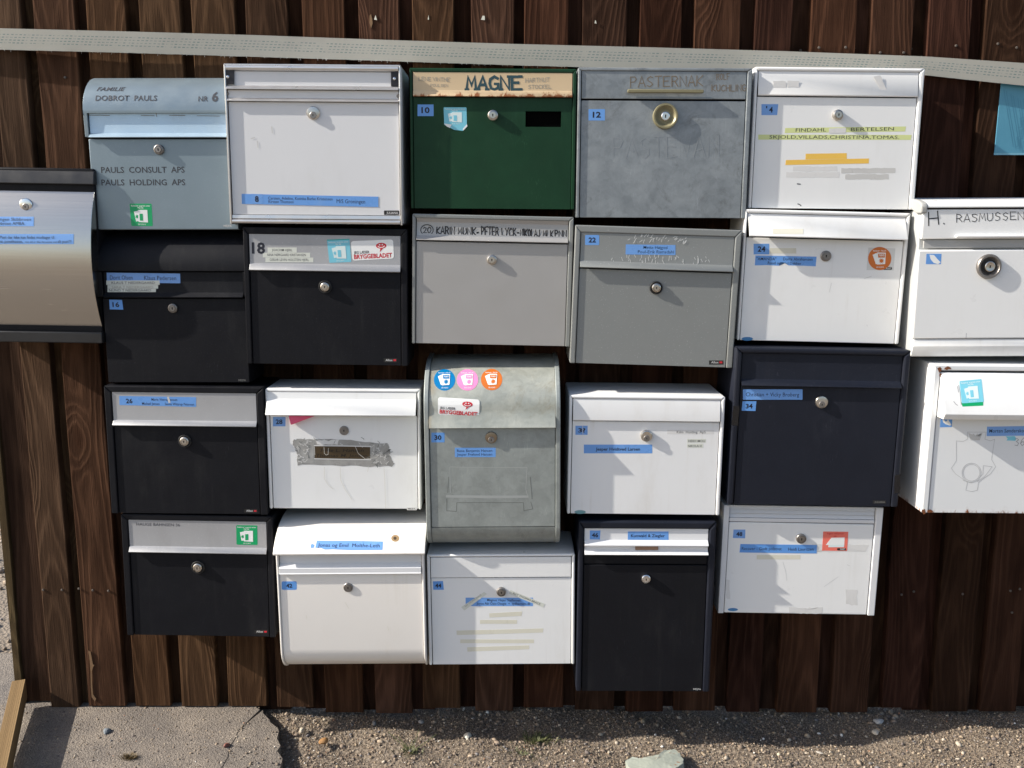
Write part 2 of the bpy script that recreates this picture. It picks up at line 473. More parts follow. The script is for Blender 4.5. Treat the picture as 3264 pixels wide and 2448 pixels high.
class Box:
    """a mailbox: an Empty at its base on the fence; parts are its children. Pixel measures of the photograph
    are cast onto its real front to get sizes in metres."""
    def __init__(s, label, quad, d, width=None, yaw=0.0, name='mailbox', cat='mailbox', group='mailboxes hung on the plank fence'):
        P = [at_y(q[0], q[1], -d) for q in quad]
        if width is not None:
            TL, BL = P
            P = [TL, TL + Vector((width, 0, 0)), BL + Vector((width, 0, 0)), BL]
        TL, TR, BR, BL = P
        a = -0.5 * (math.atan2(TR.z - TL.z, TR.x - TL.x) + math.atan2(BR.z - BL.z, BR.x - BL.x))
        av = 0.5 * (math.atan2(TL.x - BL.x, TL.z - BL.z) + math.atan2(TR.x - BR.x, TR.z - BR.z))
        a = 0.5 * (a + av)
        s.w = 0.5 * ((TR - TL).length + (BR - BL).length)
        s.h = 0.5 * ((TL - BL).length + (TR - BR).length)
        s.d = d
        C = (TL + TR + BR + BL) / 4
        up = Vector((math.sin(a), 0, math.cos(a)))
        base = C - up * s.h / 2
        base.y = 0
        s.o = empty(name, base, (0, a, yaw))
        tag(s.o, label, cat, group)
        s.Mx = Matrix.Translation(base) @ Euler((0, a, yaw)).to_matrix().to_4x4()
        s.Mi = s.Mx.inverted()
        s.Mr = s.Mi.to_3x3()
        s.xc = sum(q[0] for q in quad) / len(quad) if width is None else 1632 + F * (C.x) / ((C - CAM).dot(Vector((0, math.cos(TH), -math.sin(TH)))))
        s.lift = 0.0
        s.surf = s.flat(0.0)

    def flat(s, out):
        y = -s.d - out
        return [(y, -3.0), (y, 3.0)]

    def hit(s, px, py, prof=None):
        prof = prof or s.surf
        o = s.Mi @ CAM
        dv = s.Mr @ ray(px, py)
        best = None
        for (y0, z0), (y1, z1) in zip(prof, prof[1:]):
            n = Vector((0, z1 - z0, -(y1 - y0)))
            den = n.dot(dv)
            if abs(den) < 1e-9: continue
            tt = n.dot(Vector((0, y0, z0)) - o) / den
            p = o + dv * tt
            L2 = (y1 - y0) ** 2 + (z1 - z0) ** 2
            k = ((p.y - y0) * (y1 - y0) + (p.z - z0) * (z1 - z0)) / L2
            miss = max(0, -k, k - 1)
            if best is None or miss < best[0] - 1e-6 or (miss < 1e-4 and best[0] < 1e-4 and tt < best[1]):
                up = Vector((0, y1 - y0, z1 - z0)).normalized()
                if up.z < 0: up = -up
                nn = Vector((0, -up.z, up.y))
                best = (miss, tt, p, up, nn)
        return best[2], best[3], best[4]

    def L(s, px, py, out=0.0):
        return s.hit(px, py, s.flat(out))[0]

    def z(s, py, out=0.0, px=None):
        return s.L(px if px is not None else s.xc, py, out).z

    def x(s, px, py, out=0.0):
        return s.L(px, py, out).x

    def scale(s, px, py):
        p = s.Mx @ s.hit(px, py)[0]
        return (p - CAM).dot(Vector((0, math.cos(TH), -math.sin(TH)))) / F

    def part(s, name, mb, mat, parent=None, sharp=20, bevel=None):
        return mb.build(name, M[mat] if isinstance(mat, str) else mat, parent or s.o, sharp)

    # thin plate glued on the surface
    def plate(s, name, poly, mat, parent=None, lift=0.0, thick=0.0004, label=None):
        lf = LF if len(s.surf) <= 2 else 0.8
        lift, thick = lift * lf, (thick * lf if thick < 0.001 else thick)
        if len(s.surf) > 2:
            return s.plate_bent(name, poly, mat, parent, lift, thick, label)
        pts = [s.hit(*p) for p in poly]
        c = s.hit(sum(p[0] for p in poly) / len(poly), sum(p[1] for p in poly) / len(poly))
        V, Fc = [c[0] + c[2] * (lift + thick)], []
        n = len(pts)
        for p, u, nn in pts: V.append(p + nn * (lift + thick))
        for p, u, nn in pts: V.append(p + nn * (lift - 0.0003))
        for i in range(n):
            j = (i + 1) % n
            Fc.append((0, 1 + j, 1 + i))
            Fc.append((1 + i, 1 + j, 1 + n + j, 1 + n + i))
        me = bpy.data.meshes.new(name)
        me.from_pydata([tuple(v) for v in V], [], Fc)
        me.update()
        o = new_obj(name, me, M[mat] if isinstance(mat, str) else mat, parent or s.o)
        if label: o['label'] = label
        return o

    def plate_bent(s, name, poly, mat, parent, lift, thick, label):
        """plate that follows a curved sheet: cut into thin level slices, each corner laid on the sheet"""
        bm = bmesh.new()
        f = bm.faces.new([bm.verts.new((p[0], p[1], 0)) for p in poly])
        y0, y1 = min(p[1] for p in poly), max(p[1] for p in poly)
        n = max(3, int((y1 - y0) / 3.0))
        for k in range(1, n):
            g = bm.verts[:] + bm.edges[:] + bm.faces[:]
            bmesh.ops.bisect_plane(bm, geom=g, plane_co=(0, y0 + (y1 - y0) * k / n, 0), plane_no=(0, 1, 0))
        for v in bm.verts:
            p, up, nn = s.hit(v.co.x, v.co.y)
            v.co = p + nn * (lift + thick)
        bmesh.ops.recalc_face_normals(bm, faces=bm.faces)
        me = bpy.data.meshes.new(name)
        bm.to_mesh(me); bm.free()
        o = new_obj(name, me, M[mat] if isinstance(mat, str) else mat, parent or s.o)
        if label: o['label'] = label
        return o

    def rect(s, name, r, mat, parent=None, lift=0.0, thick=0.0004, corner=0.0, jag=0.0, label=None):
        """r = (x0,y0,x1,y1) or four corner points"""
        if len(r) == 4 and not isinstance(r[0], tuple):
            q = [(r[0], r[1]), (r[2], r[1]), (r[2], r[3]), (r[0], r[3])]
        else: q = list(r)
        if corner > 0:
            out = []
            for i in range(4):
                p, a, b = Vector(q[i]), Vector(q[i - 1]), Vector(q[(i + 1) % 4])
                u, v = (a - p).normalized() * corner, (b - p).normalized() * corner
                for k in range(5):
                    w = k / 4 * math.pi / 2
                    out.append(tuple(p + u * (1 - math.sin(w)) + v * (1 - math.cos(w))))
            q = out
        elif jag > 0:
            out = []
            for i in range(4):
                p, b = Vector(q[i]), Vector(q[(i + 1) % 4])
                m = max(2, int((b - p).length / 9))
                for k in range(m):
                    out.append(tuple(p.lerp(b, k / m) + Vector((random.uniform(-jag, jag), random.uniform(-jag, jag)))))
            q = out
        return s.plate(name, q, mat, parent, lift, thick, label)

    def disc(s, name, c, r, mat, parent=None, lift=0.0, ry=None, n=28):
        return s.plate(name, [(c[0] + r * math.cos(2 * math.pi * k / n), c[1] - (ry or r) * math.sin(2 * math.pi * k / n)) for k in range(n)], mat, parent, lift)

    def text(s, body, a, b, h, mat='ink', parent=None, bold=0.0, shear=0.0, lift=0.0006, name='lettering'):
        PENDING.append((s, list(s.surf), body, a, b, h, mat, parent, bold, shear, lift, name))

    # painted or drawn lines
    def strokes(s, name, lines, wpx, mat, parent=None, lift=0.0007):
        V, Fc = [], []
        for li, line in enumerate(lines):
            pts = [Vector(p) for p in line]
            closed = (pts[0] - pts[-1]).length < 0.5 and len(pts) > 3
            n = len(pts)
            base = len(V)
            for i, p in enumerate(pts):
                a = pts[i - 1] if i > 0 else (pts[-2] if closed else p)
                c = pts[i + 1] if i < n - 1 else (pts[1] if closed else p)
                d0 = (p - a).normalized() if (p - a).length > 1e-6 else None
                d1 = (c - p).normalized() if (c - p).length > 1e-6 else None
                dd = ((d0 or d1) + (d1 or d0))
                dd = dd.normalized() if dd.length > 0.2 else (d0 or d1)
                nn = Vector((-dd.y, dd.x))
                k = 1.0
                if d0 and d1: k = min(1.8, 1 / max(0.5, nn.dot(Vector((-d1.y, d1.x)))))
                ww = wpx * 0.5 * random.uniform(0.88, 1.12)
                ext = Vector((0, 0))
                if not closed and i == 0: ext = -d1 * wpx * 0.35
                if not closed and i == n - 1: ext = d0 * wpx * 0.35
                for sg in (1, -1):
                    q = p + nn * ww * k * sg + ext
                    hp, up, hn = s.hit(q.x, q.y)
                    V.append(hp + hn * (lift * (LF if len(s.surf) <= 2 else 0.9) + li * 1.2e-5))
            for i in range(n - 1):
                Fc.append((base + 2 * i, base + 2 * i + 1, base + 2 * i + 3, base + 2 * i + 2))
        me = bpy.data.meshes.new(name)
        me.from_pydata([tuple(v) for v in V], [], Fc)
        me.update()
        return new_obj(name, me, M[mat], parent or s.o)

    def hand(s, body, a, b, h, wpx, mat='ink_marker', parent=None, jit=0.04, serif=False, name='lettering'):
        """hand-drawn capitals between the base points a and b"""
        lines = []
        ux = Vector((b[0] - a[0], b[1] - a[1]))
        adv, tot = [], 0.0
        for ch in body:
            wd = 0.45 if ch == ' ' else 0.3 if ch in "I.·'" else 1.0
            adv.append((tot, wd)); tot += wd + (0.22 if ch != ' ' else 0)
        tot -= 0.22
        for ch, (o, wd) in zip(body, adv):
            for pl in STROKES.get(ch.upper(), []):
                line = []
                for (u, v) in pl:
                    uu = (o + u * wd + random.uniform(-jit, jit)) / tot
                    vv = v + random.uniform(-jit, jit)
                    p = Vector(a) + ux * uu + Vector((0, -h * vv))
                    line.append((p.x, p.y))
                lines.append(line)
                if serif and len(pl) >= 2:
                    for (u, v) in (pl[0], pl[-1]):
                        if v < 0.05 or v > 0.95:
                            uu0, uu1 = (o + (u - 0.15) * wd) / tot, (o + (u + 0.15) * wd) / tot
                            p, q = Vector(a) + ux * uu0 + Vector((0, -h * v)), Vector(a) + ux * uu1 + Vector((0, -h * v))
                            lines.append([(p.x, p.y), (q.x, q.y)])
        return s.strokes(name, lines, wpx, mat, parent)

    # locks -----------------------------------------------------------------
    def lock(s, c, r, kind='cam', mat='nickel', ring=0.0, out=0.008):
        p, up, nn = s.hit(*c)
        S = s.scale(*c)
        rm = r * S
        pc = (p.x, p.y, p.z)
        mb = MB()
        if kind == 'cam':
            mb.lathe(pc, [(rm * 1.0, 0.001), (rm * 1.0, -out * 0.55), (rm * 0.93, -out * 0.75), (rm * 0.78, -out * 0.85), (rm * 0.72, -out * 0.7), (rm * 0.6, -out * 0.72), (rm * 0.56, -out), (0, -out)])
        elif kind == 'disc':
            mb.lathe(pc, [(rm, 0.001), (rm, -out * 0.6), (rm * 0.93, -out * 0.9), (rm * 0.8, -out), (0, -out)])
        o = s.part('lock', mb, mat)
        kc = (pc[0], pc[2])
        if kind == 'disc':
            kc = (pc[0], pc[2] - rm * 0.36)
            s.part('cylinder', MB().lathe((kc[0], pc[1], kc[1]), [(rm * 0.52, -out + 0.0005), (rm * 0.52, -out - 0.0012), (rm * 0.46, -out - 0.0018), (0, -out - 0.0018)], 22), 'nickel_dull' if mat != 'alu' else 'brass', o)
        if ring > 0:
            rr = ring * S
            s.part('lock_ring', MB().lathe(pc, [(rr, 0.001), (rr, -0.003), (rr * 0.93, -0.0045), (rr * 0.84, -0.0045), (rr * 0.74, -0.002), (0, -0.002)]), 'rubber', o)
        kw = rm * 0.09
        yk = pc[1] - out - (0.0018 if kind == 'disc' else 0) - 0.0003
        k = 0.6 if kind == 'disc' else 1.0
        hole = MB().lathe((kc[0], yk, kc[1] + rm * 0.1 * k), [(rm * 0.13 * k, 0.0004), (rm * 0.13 * k, 0.0), (0, 0.0)], 12)
        hole.box(kc[0] - kw * k, kc[0] + kw * k, yk - 0.00005, yk + 0.0004, kc[1] - rm * 0.25 * k, kc[1] + rm * 0.12 * k)
        s.part('keyhole', hole, 'hole', o)
        return o

    # standard carcass --------------------------------------------------------
    def casing(s, mat, bt, bs, bsr=None, bev=0.0018, back=None, recess=0.008, bottom=None):
        """mitred front frame (top and two sides), full depth"""
        bsr = bs if bsr is None else bsr
        w, h, d = s.w / 2, s.h, s.d
        mb = MB()
        mb.prism([(-w, h), (w, h), (w - bsr, h - bt), (-w + bs, h - bt)], 'y', -d, -0.001, bev)
        mb.prism([(-w, 0), (-w, h), (-w + bs, h - bt), (-w + bs, 0)], 'y', -d, -0.001, bev)
        mb.prism([(w, 0), (w, h), (w - bsr, h - bt), (w - bsr, 0)], 'y', -d, -0.001, bev)
        o = s.part('casing', mb, mat)
        s.part('inner_box', MB().box(-w + bs * 0.6, w - bsr * 0.6, -d + recess + 0.004, -0.002, 0.003, h - bt * 0.6), back or 'seam_dark')
        s.bt, s.bs, s.bsr = bt, bs, bsr
        return o

    def panel(s, name, z0, z1, mat, out=0.0, gap=0.0014, prof=None, bev=0.0010, x0=None, x1=None, t=0.005, parent=None):
        """door or flap: sheet whose front follows prof [(out, z)...] from top to bottom"""
        xa = -s.w / 2 + s.bs + gap if x0 is None else x0
        xb = s.w / 2 - s.bsr - gap if x1 is None else x1
        if prof is None: prof = [(out, z1), (out, z0)]
        poly = [(-s.d - o, z) for o, z in prof] + [(-s.d - prof[-1][0] + t, prof[-1][1])] + [(-s.d - prof[0][0] + t, prof[0][1])]
        if len(prof) > 2:
            poly = [(-s.d - o, z) for o, z in prof] + [(-s.d - o + t, z + 0.0) for o, z in prof[::-1]]
        return s.part(name, MB().prism(poly, 'x', xa, xb, bev, 2, 25), mat, parent)

    def number(s, txt, r, h=None, bold=0.03, lift=0.0, corner=0.0):
        st = s.rect('number_label', r, 'blue', lift=lift, corner=corner)
        if isinstance(r[0], tuple):
            x0, x1 = (r[0][0] + r[3][0]) / 2, (r[1][0] + r[2][0]) / 2
            y0, y1 = (r[0][1] + r[1][1]) / 2, (r[2][1] + r[3][1]) / 2
        else: x0, y0, x1, y1 = r
        hh = h or (y1 - y0) * 0.46
        cx, wd = (x0 + x1) / 2, hh * 0.78 * len(txt)
        yb = (y0 + y1) / 2 + hh / 2
        s.text(txt, (cx - wd / 2, yb), (cx + wd / 2, yb), hh, 'ink', st, bold, lift=lift + 0.0008)
        return st

    def allux(s, r):
        o = s.rect('maker_plate', r, 'logo_plate')
        x0, y0, x1, y1 = r
        w = x1 - x0
        s.text('Allux', (x0 + w * 0.14, y1 - 4), (x0 + w * 0.66, y1 - 4), 6.5, 'logo_text', o, 0.015)
        s.rect('emblem', (x0 + w * 0.72, y0 + 3, x0 + w * 0.92, y1 - 4), 'red_print', o, lift=0.0004)

    def mefa(s, x0, x1, yb, h=6, mat='logo_dim'):
        s.text('ME|FA', (x0, yb), (x1, yb), h, mat, None, 0.01)

    def newspaper_sticker(s, q, mat, small=True, parent_label=None, lift=0.0):
        """square 'no adverts' sticker with a white newspaper"""
        st = s.rect('sticker', q, mat, lift=lift, corner=3)
        if not isinstance(q[0], tuple): q = [(q[0], q[1]), (q[2], q[1]), (q[2], q[3]), (q[0], q[3])]
        def m(u, v):
            a = Vector(q[0]).lerp(Vector(q[1]), u)
            b = Vector(q[3]).lerp(Vector(q[2]), u)
            return tuple(a.lerp(b, v))
        pm = 'pale_st' if mat == 'cyan_st' else 'white_st'
        s.plate('newspaper_print', [m(.17, .36), (m(.36, .32)), m(.42, .76), m(.24, .80)], pm, st, lift + 0.0004)
        s.plate('newspaper_print', [m(.36, .28), m(.79, .28), m(.79, .84), m(.35, .82)], pm, st, lift + 0.0007)
        s.plate('picture_print', [m(.42, .45), m(.57, .45), m(.57, .76), m(.42, .76)], mat, st, lift + 0.0012)
        cx, cy = .30, .58
        pts = []
        for k in range(14):
            rr = .10 if k % 2 == 0 else .05
            pts.append(m(min(.345, cx + rr * math.cos(k * math.pi / 7)), cy + rr * math.sin(k * math.pi / 7)))
        s.plate('starburst_print', pts, mat, st, lift + 0.0010)
        Hh = (Vector(q[3]) - Vector(q[0])).length
        s.text('Reklamer og gratis aviser', m(.06, .13), m(.94, .13), Hh * .07, pm, st, 0.01, lift=lift + 0.0006)
        s.text('Nej tak', m(.36, .22), m(.62, .22), Hh * .07, pm, st, 0.01, lift=lift + 0.0006)
        s.text('2012-2013', m(.32, .95), m(.68, .95), Hh * .055, pm, st, 0.01, lift=lift + 0.0006)
        return st

    def round_sticker(s, c, r, mat, lift=0.0):
        st = s.disc('round_sticker', c, r, mat, lift=lift, n=32)
        def m(u, v): return (c[0] + u * r, c[1] + v * r)
        s.plate('newspaper_print', [m(-.62, -.32), m(-.42, -.40), m(-.22, .48), m(-.34, .48)], 'white_st', st, lift + 0.0004)
        s.plate('newspaper_print', [m(-.44, -.42), m(-.24, -.48), m(-.1, .5), m(-.24, .52)], 'white_st', st, lift + 0.0006)
        s.plate('newspaper_print', [m(-.22, -.52), m(.52, -.50), m(.46, .48), m(-.18, .52)], 'white_st', st, lift + 0.0009)
        s.plate('picture_print', [m(-.15, -.42), m(.45, -.42), m(.43, -.08), m(-.14, -.08)], mat, st, lift + 0.0013)
        pts = []
        for k in range(20):
            rr = .27 if k % 2 == 0 else .13
            pts.append(m(.14 + rr * math.cos(k * math.pi / 10), .2 + rr * math.sin(k * math.pi / 10)))
        s.plate('starburst_print', pts, mat, st, lift + 0.0013)
        s.text('TILBUD', m(-.08, -.2), m(.38, -.2), r * .16, 'white_st', st, 0.02, lift=lift + 0.0019)
        s.text('Reklamer - Nej tak', m(-.56, -.60), m(.56, -.62), r * .13, 'white_st', st, 0.01, lift=lift + 0.0007)
        s.text('2014-2015', m(-.3, .80), m(.34, .80), r * .12, 'white_st', st, 0.01, lift=lift + 0.0007)
        return st

    def paper_logo_sticker(s, q, lift=0.0):
        """white 'JEG LÆSER BRYGGEBLADET' sticker with the red smiling speech bubble"""
        st = s.rect('sticker', q, 'white_st', lift=lift, corner=8)
        def m(u, v):
            a = Vector(q[0]).lerp(Vector(q[1]), u)
            b = Vector(q[3]).lerp(Vector(q[2]), u)
            return tuple(a.lerp(b, v))
        H = (Vector(q[3]) - Vector(q[0])).length
        cu, cv = .71, .30
        el = []
        for k in range(26):
            el.append(m(cu + .125 * math.cos(k * 2 * math.pi / 26), cv + .15 * math.sin(k * 2 * math.pi / 26)))
        s.plate('speech_bubble_print', el, 'red_print', st, lift + 0.0004)
        s.plate('bubble_tail_print', [m(.69, .42), m(.76, .42), m(.665, .63)], 'red_print', st, lift + 0.0006)
        for du in (-.035, .03):
            s.plate('eye_print', [m(cu + du + .018 * math.cos(k * math.pi / 5), cv - .05 + .035 * math.sin(k * math.pi / 5)) for k in range(10)], 'white_st', st, lift + 0.0009)
        s.strokes('smile_print', [[m(cu + .075 * math.cos(w), cv + .015 + .075 * math.sin(w)) for w in [math.pi * k / 8 for k in range(9)]]], H * .035, 'white_st', st, lift + 0.0011)
        s.text('JEG LÆSER', m(.045, .66), m(.42, .66), H * .13, 'ink', st, 0.02, lift=lift + 0.0007)
        s.text('BRYGGEBLADET', m(.04, .92), m(.96, .92), H * .21, 'red_print', st, 0.035, lift=lift + 0.0007)
        return st


STROKES = {
 'A': [[(0, 0), (.5, 1), (1, 0)], [(.2, .36), (.8, .36)]],
 'B': [[(.05, 0), (.05, 1), (.7, .95), (.85, .75), (.6, .54), (.1, .52)], [(.6, .54), (.95, .3), (.7, .04), (.05, 0)]],
 'C': [[(.95, .85), (.6, 1), (.15, .8), (.02, .45), (.2, .1), (.6, 0), (.95, .15)]],
 'D': [[(.05, 0), (.05, 1), (.6, .9), (.95, .5), (.6, .08), (.05, 0)]],
 'E': [[(.95, 1), (.05, 1), (.05, 0), (.95, 0)], [(.05, .52), (.75, .52)]],
 'F': [[(.95, 1), (.05, 1), (.05, 0)], [(.05, .52), (.75, .52)]],
 'G': [[(.92, .85), (.55, 1), (.12, .8), (.02, .45), (.2, .1), (.6, 0), (.95, .15), (.95, .45), (.6, .45)]],
 'H': [[(.05, 0), (.08, 1)], [(.95, 0), (.92, 1)], [(.06, .5), (.94, .5)]],
 'I': [[(.5, 0), (.5, 1)]],
 'J': [[(.8, 1), (.8, .2), (.5, 0), (.15, .15)]],
 'K': [[(.08, 0), (.08, 1)], [(.95, 1), (.1, .45), (.95, 0)]],
 'L': [[(.08, 1), (.08, 0), (.9, .02)]],
 'M': [[(0, 0), (.12, 1), (.5, .35), (.88, 1), (1, 0)]],
 'N': [[(.05, 0), (.05, 1), (.95, 0), (.95, 1)]],
 'O': [[(.5, 1), (.1, .78), (.02, .45), (.2, .1), (.5, 0), (.85, .15), (.98, .5), (.85, .85), (.5, 1)]],
 'P': [[(.08, 0), (.08, 1), (.7, .97), (.92, .75), (.65, .5), (.1, .46)]],
 'R': [[(.08, 0), (.08, 1), (.7, .97), (.9, .76), (.6, .52), (.1, .48)], [(.45, .5), (.95, 0)]],
 'S': [[(.9, .86), (.55, 1), (.15, .84), (.2, .6), (.75, .42), (.88, .2), (.5, 0), (.08, .12)]],
 'T': [[(.5, 0), (.5, 1)], [(0, 1), (1, 1)]],
 'U': [[(.06, 1), (.08, .25), (.4, 0), (.8, .1), (.94, .4), (.94, 1)]],
 'V': [[(0, 1), (.5, 0), (1, 1)]],
 'Y': [[(0, 1), (.5, .5), (1, 1)], [(.5, .5), (.4, 0)]],
 'Z': [[(0, 1), (1, 1), (0, 0), (1, 0)]],
 '2': [[(.05, .8), (.4, 1), (.85, .85), (.8, .55), (.05, 0), (.95, .02)]],
 '0': [[(.5, 1), (.1, .78), (.05, .4), (.3, 0), (.75, .08), (.95, .5), (.8, .9), (.5, 1)]],
 '3': [[(.05, .9), (.5, 1), (.85, .8), (.4, .55), (.9, .35), (.6, 0), (.05, .08)]],
 '6': [[(.8, 1), (.3, .7), (.08, .3), (.4, 0), (.85, .15), (.8, .45), (.4, .5), (.12, .3)]],
 '.': [[(.3, 0), (.6, .08)]],
 '·': [[(.1, .42), (.9, .5)]],
}
# ================================================================== SETTING
# ---- ground
def mat_ground():
    m = bpy.data.materials.new('gravelly_ground')
    nt, b, out = nodes_of(m)
    t = NT(nt)
    co = t.coord('Object')
    v = t.n('ShaderNodeTexVoronoi', {'Vector': co, 'Scale': 95.0})
    g = t.n('ShaderNodeSeparateColor', {0: v.outputs['Color']}).outputs[0]
    big = t.noise(co, 1.3, 5.0)
    col = t.mix(g, (0.16, 0.13, 0.10), (0.27, 0.222, 0.172))
    col = t.mix(t.ramp(big, 0.35, 0.7), col, (0.165, 0.13, 0.098))
    nt.links.new(col, b.inputs['Base Color'])
    b.inputs['Roughness'].default_value = 0.9
    nt.links.new(t.bump(v.outputs['Distance'], 0.8, 0.006), b.inputs['Normal'])
    return m


def mat_asphalt():
    m = bpy.data.materials.new('worn_asphalt')
    nt, b, out = nodes_of(m)
    t = NT(nt)
    co = t.coord('Object')
    v = t.n('ShaderNodeTexVoronoi', {'Vector': co, 'Scale': 260.0})
    g = t.n('ShaderNodeSeparateColor', {0: v.outputs['Color']}).outputs[0]
    n = t.noise(co, 9.0, 6.0, 0.62)
    col = t.mix(t.ramp(g, 0.2, 0.95), (0.155, 0.136, 0.120), (0.215, 0.190, 0.168))
    col = t.mix(t.ramp(n, 0.35, 0.68), t.mix(1.0, col, (0.78, 0.76, 0.74), 'MULTIPLY'), t.mix(1.0, col, (1.15, 1.1, 1.02), 'MULTIPLY'))
    spk = t.ramp(t.noise(co, 330.0, 2.0), 0.70, 0.76)
    col = t.mix(t.math('MULTIPLY', spk, 0.6), col, (0.48, 0.45, 0.41))
    nt.links.new(col, b.inputs['Base Color'])
    b.inputs['Roughness'].default_value = 0.88
    h = t.math('ADD', v.outputs['Distance'], t.noise(co, 120.0, 4.0))
    nt.links.new(t.bump(h, 0.7, 0.0025), b.inputs['Normal'])
    return m


M['ground'] = mat_ground()
M['asphalt'] = mat_asphalt()

gm = bpy.data.meshes.new('ground')
gm.from_pydata([(-60, -60, -0.028), (60, -60, -0.028), (60, 60, -0.028), (-60, 60, -0.028)], [], [(0, 1, 2, 3)])
tag(new_obj('ground', gm, M['ground']), kind='structure')

# broken-edged asphalt slab on the left
edge_px = [(838, 2256), (842, 2272), (857, 2293), (866, 2301), (884, 2318), (890, 2330), (887, 2352), (894, 2375), (888, 2392), (901, 2416), (897, 2448), (905, 2480), (893, 2520), (912, 2580), (900, 2700), (930, 2900)]
edge = []
for i, p in enumerate(edge_px):
    q = at_z(p[0], p[1], 0.012)
    edge.append((q.x + random.uniform(-.004, .004), q.y))
crack_px = [(834, 2262), (806, 2284), (781, 2308), (760, 2328), (747, 2352), (733, 2380), (724, 2412), (707, 2448), (695, 2520)]
crack = [at_z(p[0] + random.uniform(-3, 3), p[1], 0.012) for p in crack_px]
gap = [0.0055, 0.0032, 0.0014, 0.0005, 0.0002, 0.0002, 0.0002, 0.0002, 0.0002]
left = [(c.x - g, c.y) for c, g in zip(crack, gap)]
right = [(c.x + g * 0.4, c.y) for c, g in zip(crack, gap)]
polys = [[(edge[0][0] - 0.02, 0.30), (edge[0][0] - 0.015, 0.0)] + left + [(left[-1][0] + 0.01, -0.52), (left[-1][0] + 0.25, -0.60), (edge[-1][0] + 0.03, -1.6), (edge[-1][0] - 0.1, -4.0), (-7.0, -4.0), (-7.0, 0.30)],
         edge[1:] + [(left[-1][0] + 0.255, -0.595), (left[-1][0] + 0.013, -0.515)] + right[::-1]]
for k, out_poly in enumerate(polys):
    ab = bmesh.new()
    top = [ab.verts.new((x, y, 0.012 - 0.0012 * k)) for x, y in out_poly]
    bot = [ab.verts.new((x, y, -0.035)) for x, y in out_poly]
    ab.faces.new(top)
    for i in range(len(top)):
        j = (i + 1) % len(top)
        ab.faces.new((top[i], bot[i], bot[j], top[j]))
    bmesh.ops.recalc_face_normals(ab, faces=ab.faces)
    am = bpy.data.meshes.new('pavement')
    ab.to_mesh(am)
    ab.free()
    tag(new_obj('pavement', am, M['asphalt']), kind='structure')


# ---- pebbles
def mat_attr(name, rough=0.75, bump=0.3):
    m = bpy.data.materials.new(name)
    nt, b, out = nodes_of(m)
    t = NT(nt)
    at = t.n('ShaderNodeAttribute', attribute_name='tone')
    n = t.noise(t.coord('Object'), 380.0, 3.0)
    nt.links.new(t.mix(1.0, at.outputs['Color'], t.mix(n, (0.7, 0.7, 0.7), (1.25, 1.25, 1.25)), 'MULTIPLY'), b.inputs['Base Color'])
    b.inputs['Roughness'].default_value = rough
    nt.links.new(t.bump(n, bump, 0.0008), b.inputs['Normal'])
    return m


M['pebble'] = mat_attr('mixed_pebbles')
t_ = bmesh.new()
bmesh.ops.create_icosphere(t_, subdivisions=1, radius=1.0)
ICO_V = np.array([v.co[:] for v in t_.verts])
ICO_F = np.array([[v.index for v in f.verts] for f in t_.faces])
t_.free()
PAL = np.array([(.205, .156, .112), (.150, .113, .083), (.265, .207, .148), (.105, .085, .075), (.33, .28, .22), (.175, .132, .098), (.25, .19, .125), (.15, .138, .135), (.60, .57, .52), (.42, .35, .25), (.33, .17, .10)])
PALW = np.array([.2, .18, .13, .12, .09, .12, .06, .06, .010, .014, .006])
PALW = PALW / PALW.sum()


OCT_V = np.array([(1, 0, 0), (-.5, .87, 0), (-.5, -.87, 0), (0, 0, 1), (.2, .1, -1)], dtype=float)
OCT_F = np.array([(0, 1, 3), (1, 2, 3), (2, 0, 3), (1, 0, 4), (2, 1, 4), (0, 2, 4)])


def scatter(name, X, Y, Z, size, mat, flatten=(0.45, 0.85), tone_gain=1.0, base=None):
    ICO_V, ICO_F = base or (globals()['ICO_V'], globals()['ICO_F'])
    n = len(X)
    ax = rng.uniform(0.65, 1.25, (n, 3)) * size[:, None]
    ax[:, 2] *= rng.uniform(flatten[0], flatten[1], n)
    yaw, tl = rng.uniform(0, 6.28, n), rng.normal(0, 0.35, n)
    V = ICO_V[None] * (1 + rng.uniform(-.2, .2, (n, len(ICO_V), 1))) * ax[:, None, :]
    ct, st = np.cos(tl)[:, None], np.sin(tl)[:, None]
    y1, z1 = V[..., 1] * ct - V[..., 2] * st, V[..., 1] * st + V[..., 2] * ct
    c, s_ = np.cos(yaw)[:, None], np.sin(yaw)[:, None]
    P = np.stack([V[..., 0] * c - y1 * s_ + X[:, None], V[..., 0] * s_ + y1 * c + Y[:, None], z1 + Z[:, None]], -1)
    nv, nf = P.shape[1], len(ICO_F)
    FF = (ICO_F[None] + (np.arange(n) * nv)[:, None, None]).reshape(-1)
    me = bpy.data.meshes.new(name)
    me.vertices.add(n * nv)
    me.vertices.foreach_set('co', P.reshape(-1))
    me.loops.add(len(FF))
    me.loops.foreach_set('vertex_index', FF.astype(np.int32))
    me.polygons.add(n * nf)
    me.polygons.foreach_set('loop_start', np.arange(0, len(FF), 3, dtype=np.int32))
    me.polygons.foreach_set('loop_total', np.full(n * nf, 3, dtype=np.int32))
    tone = PAL[rng.choice(len(PAL), n, p=PALW)] * rng.uniform(0.85, 1.15, (n, 1)) * tone_gain
    colr = np.ones((n, nv, 4))
    colr[..., :3] = tone[:, None, :]
    a = me.attributes.new('tone', 'FLOAT_COLOR', 'POINT')
    a.data.foreach_set('color', colr.reshape(-1))
    me.update(calc_edges=True)
    me.shade_smooth()
    return new_obj(name, me, mat)


EX = np.array([e[0] for e in edge[::-1]]); EY = np.array([e[1] for e in edge[::-1]])


def edge_x(y): return np.interp(y, EY, EX)


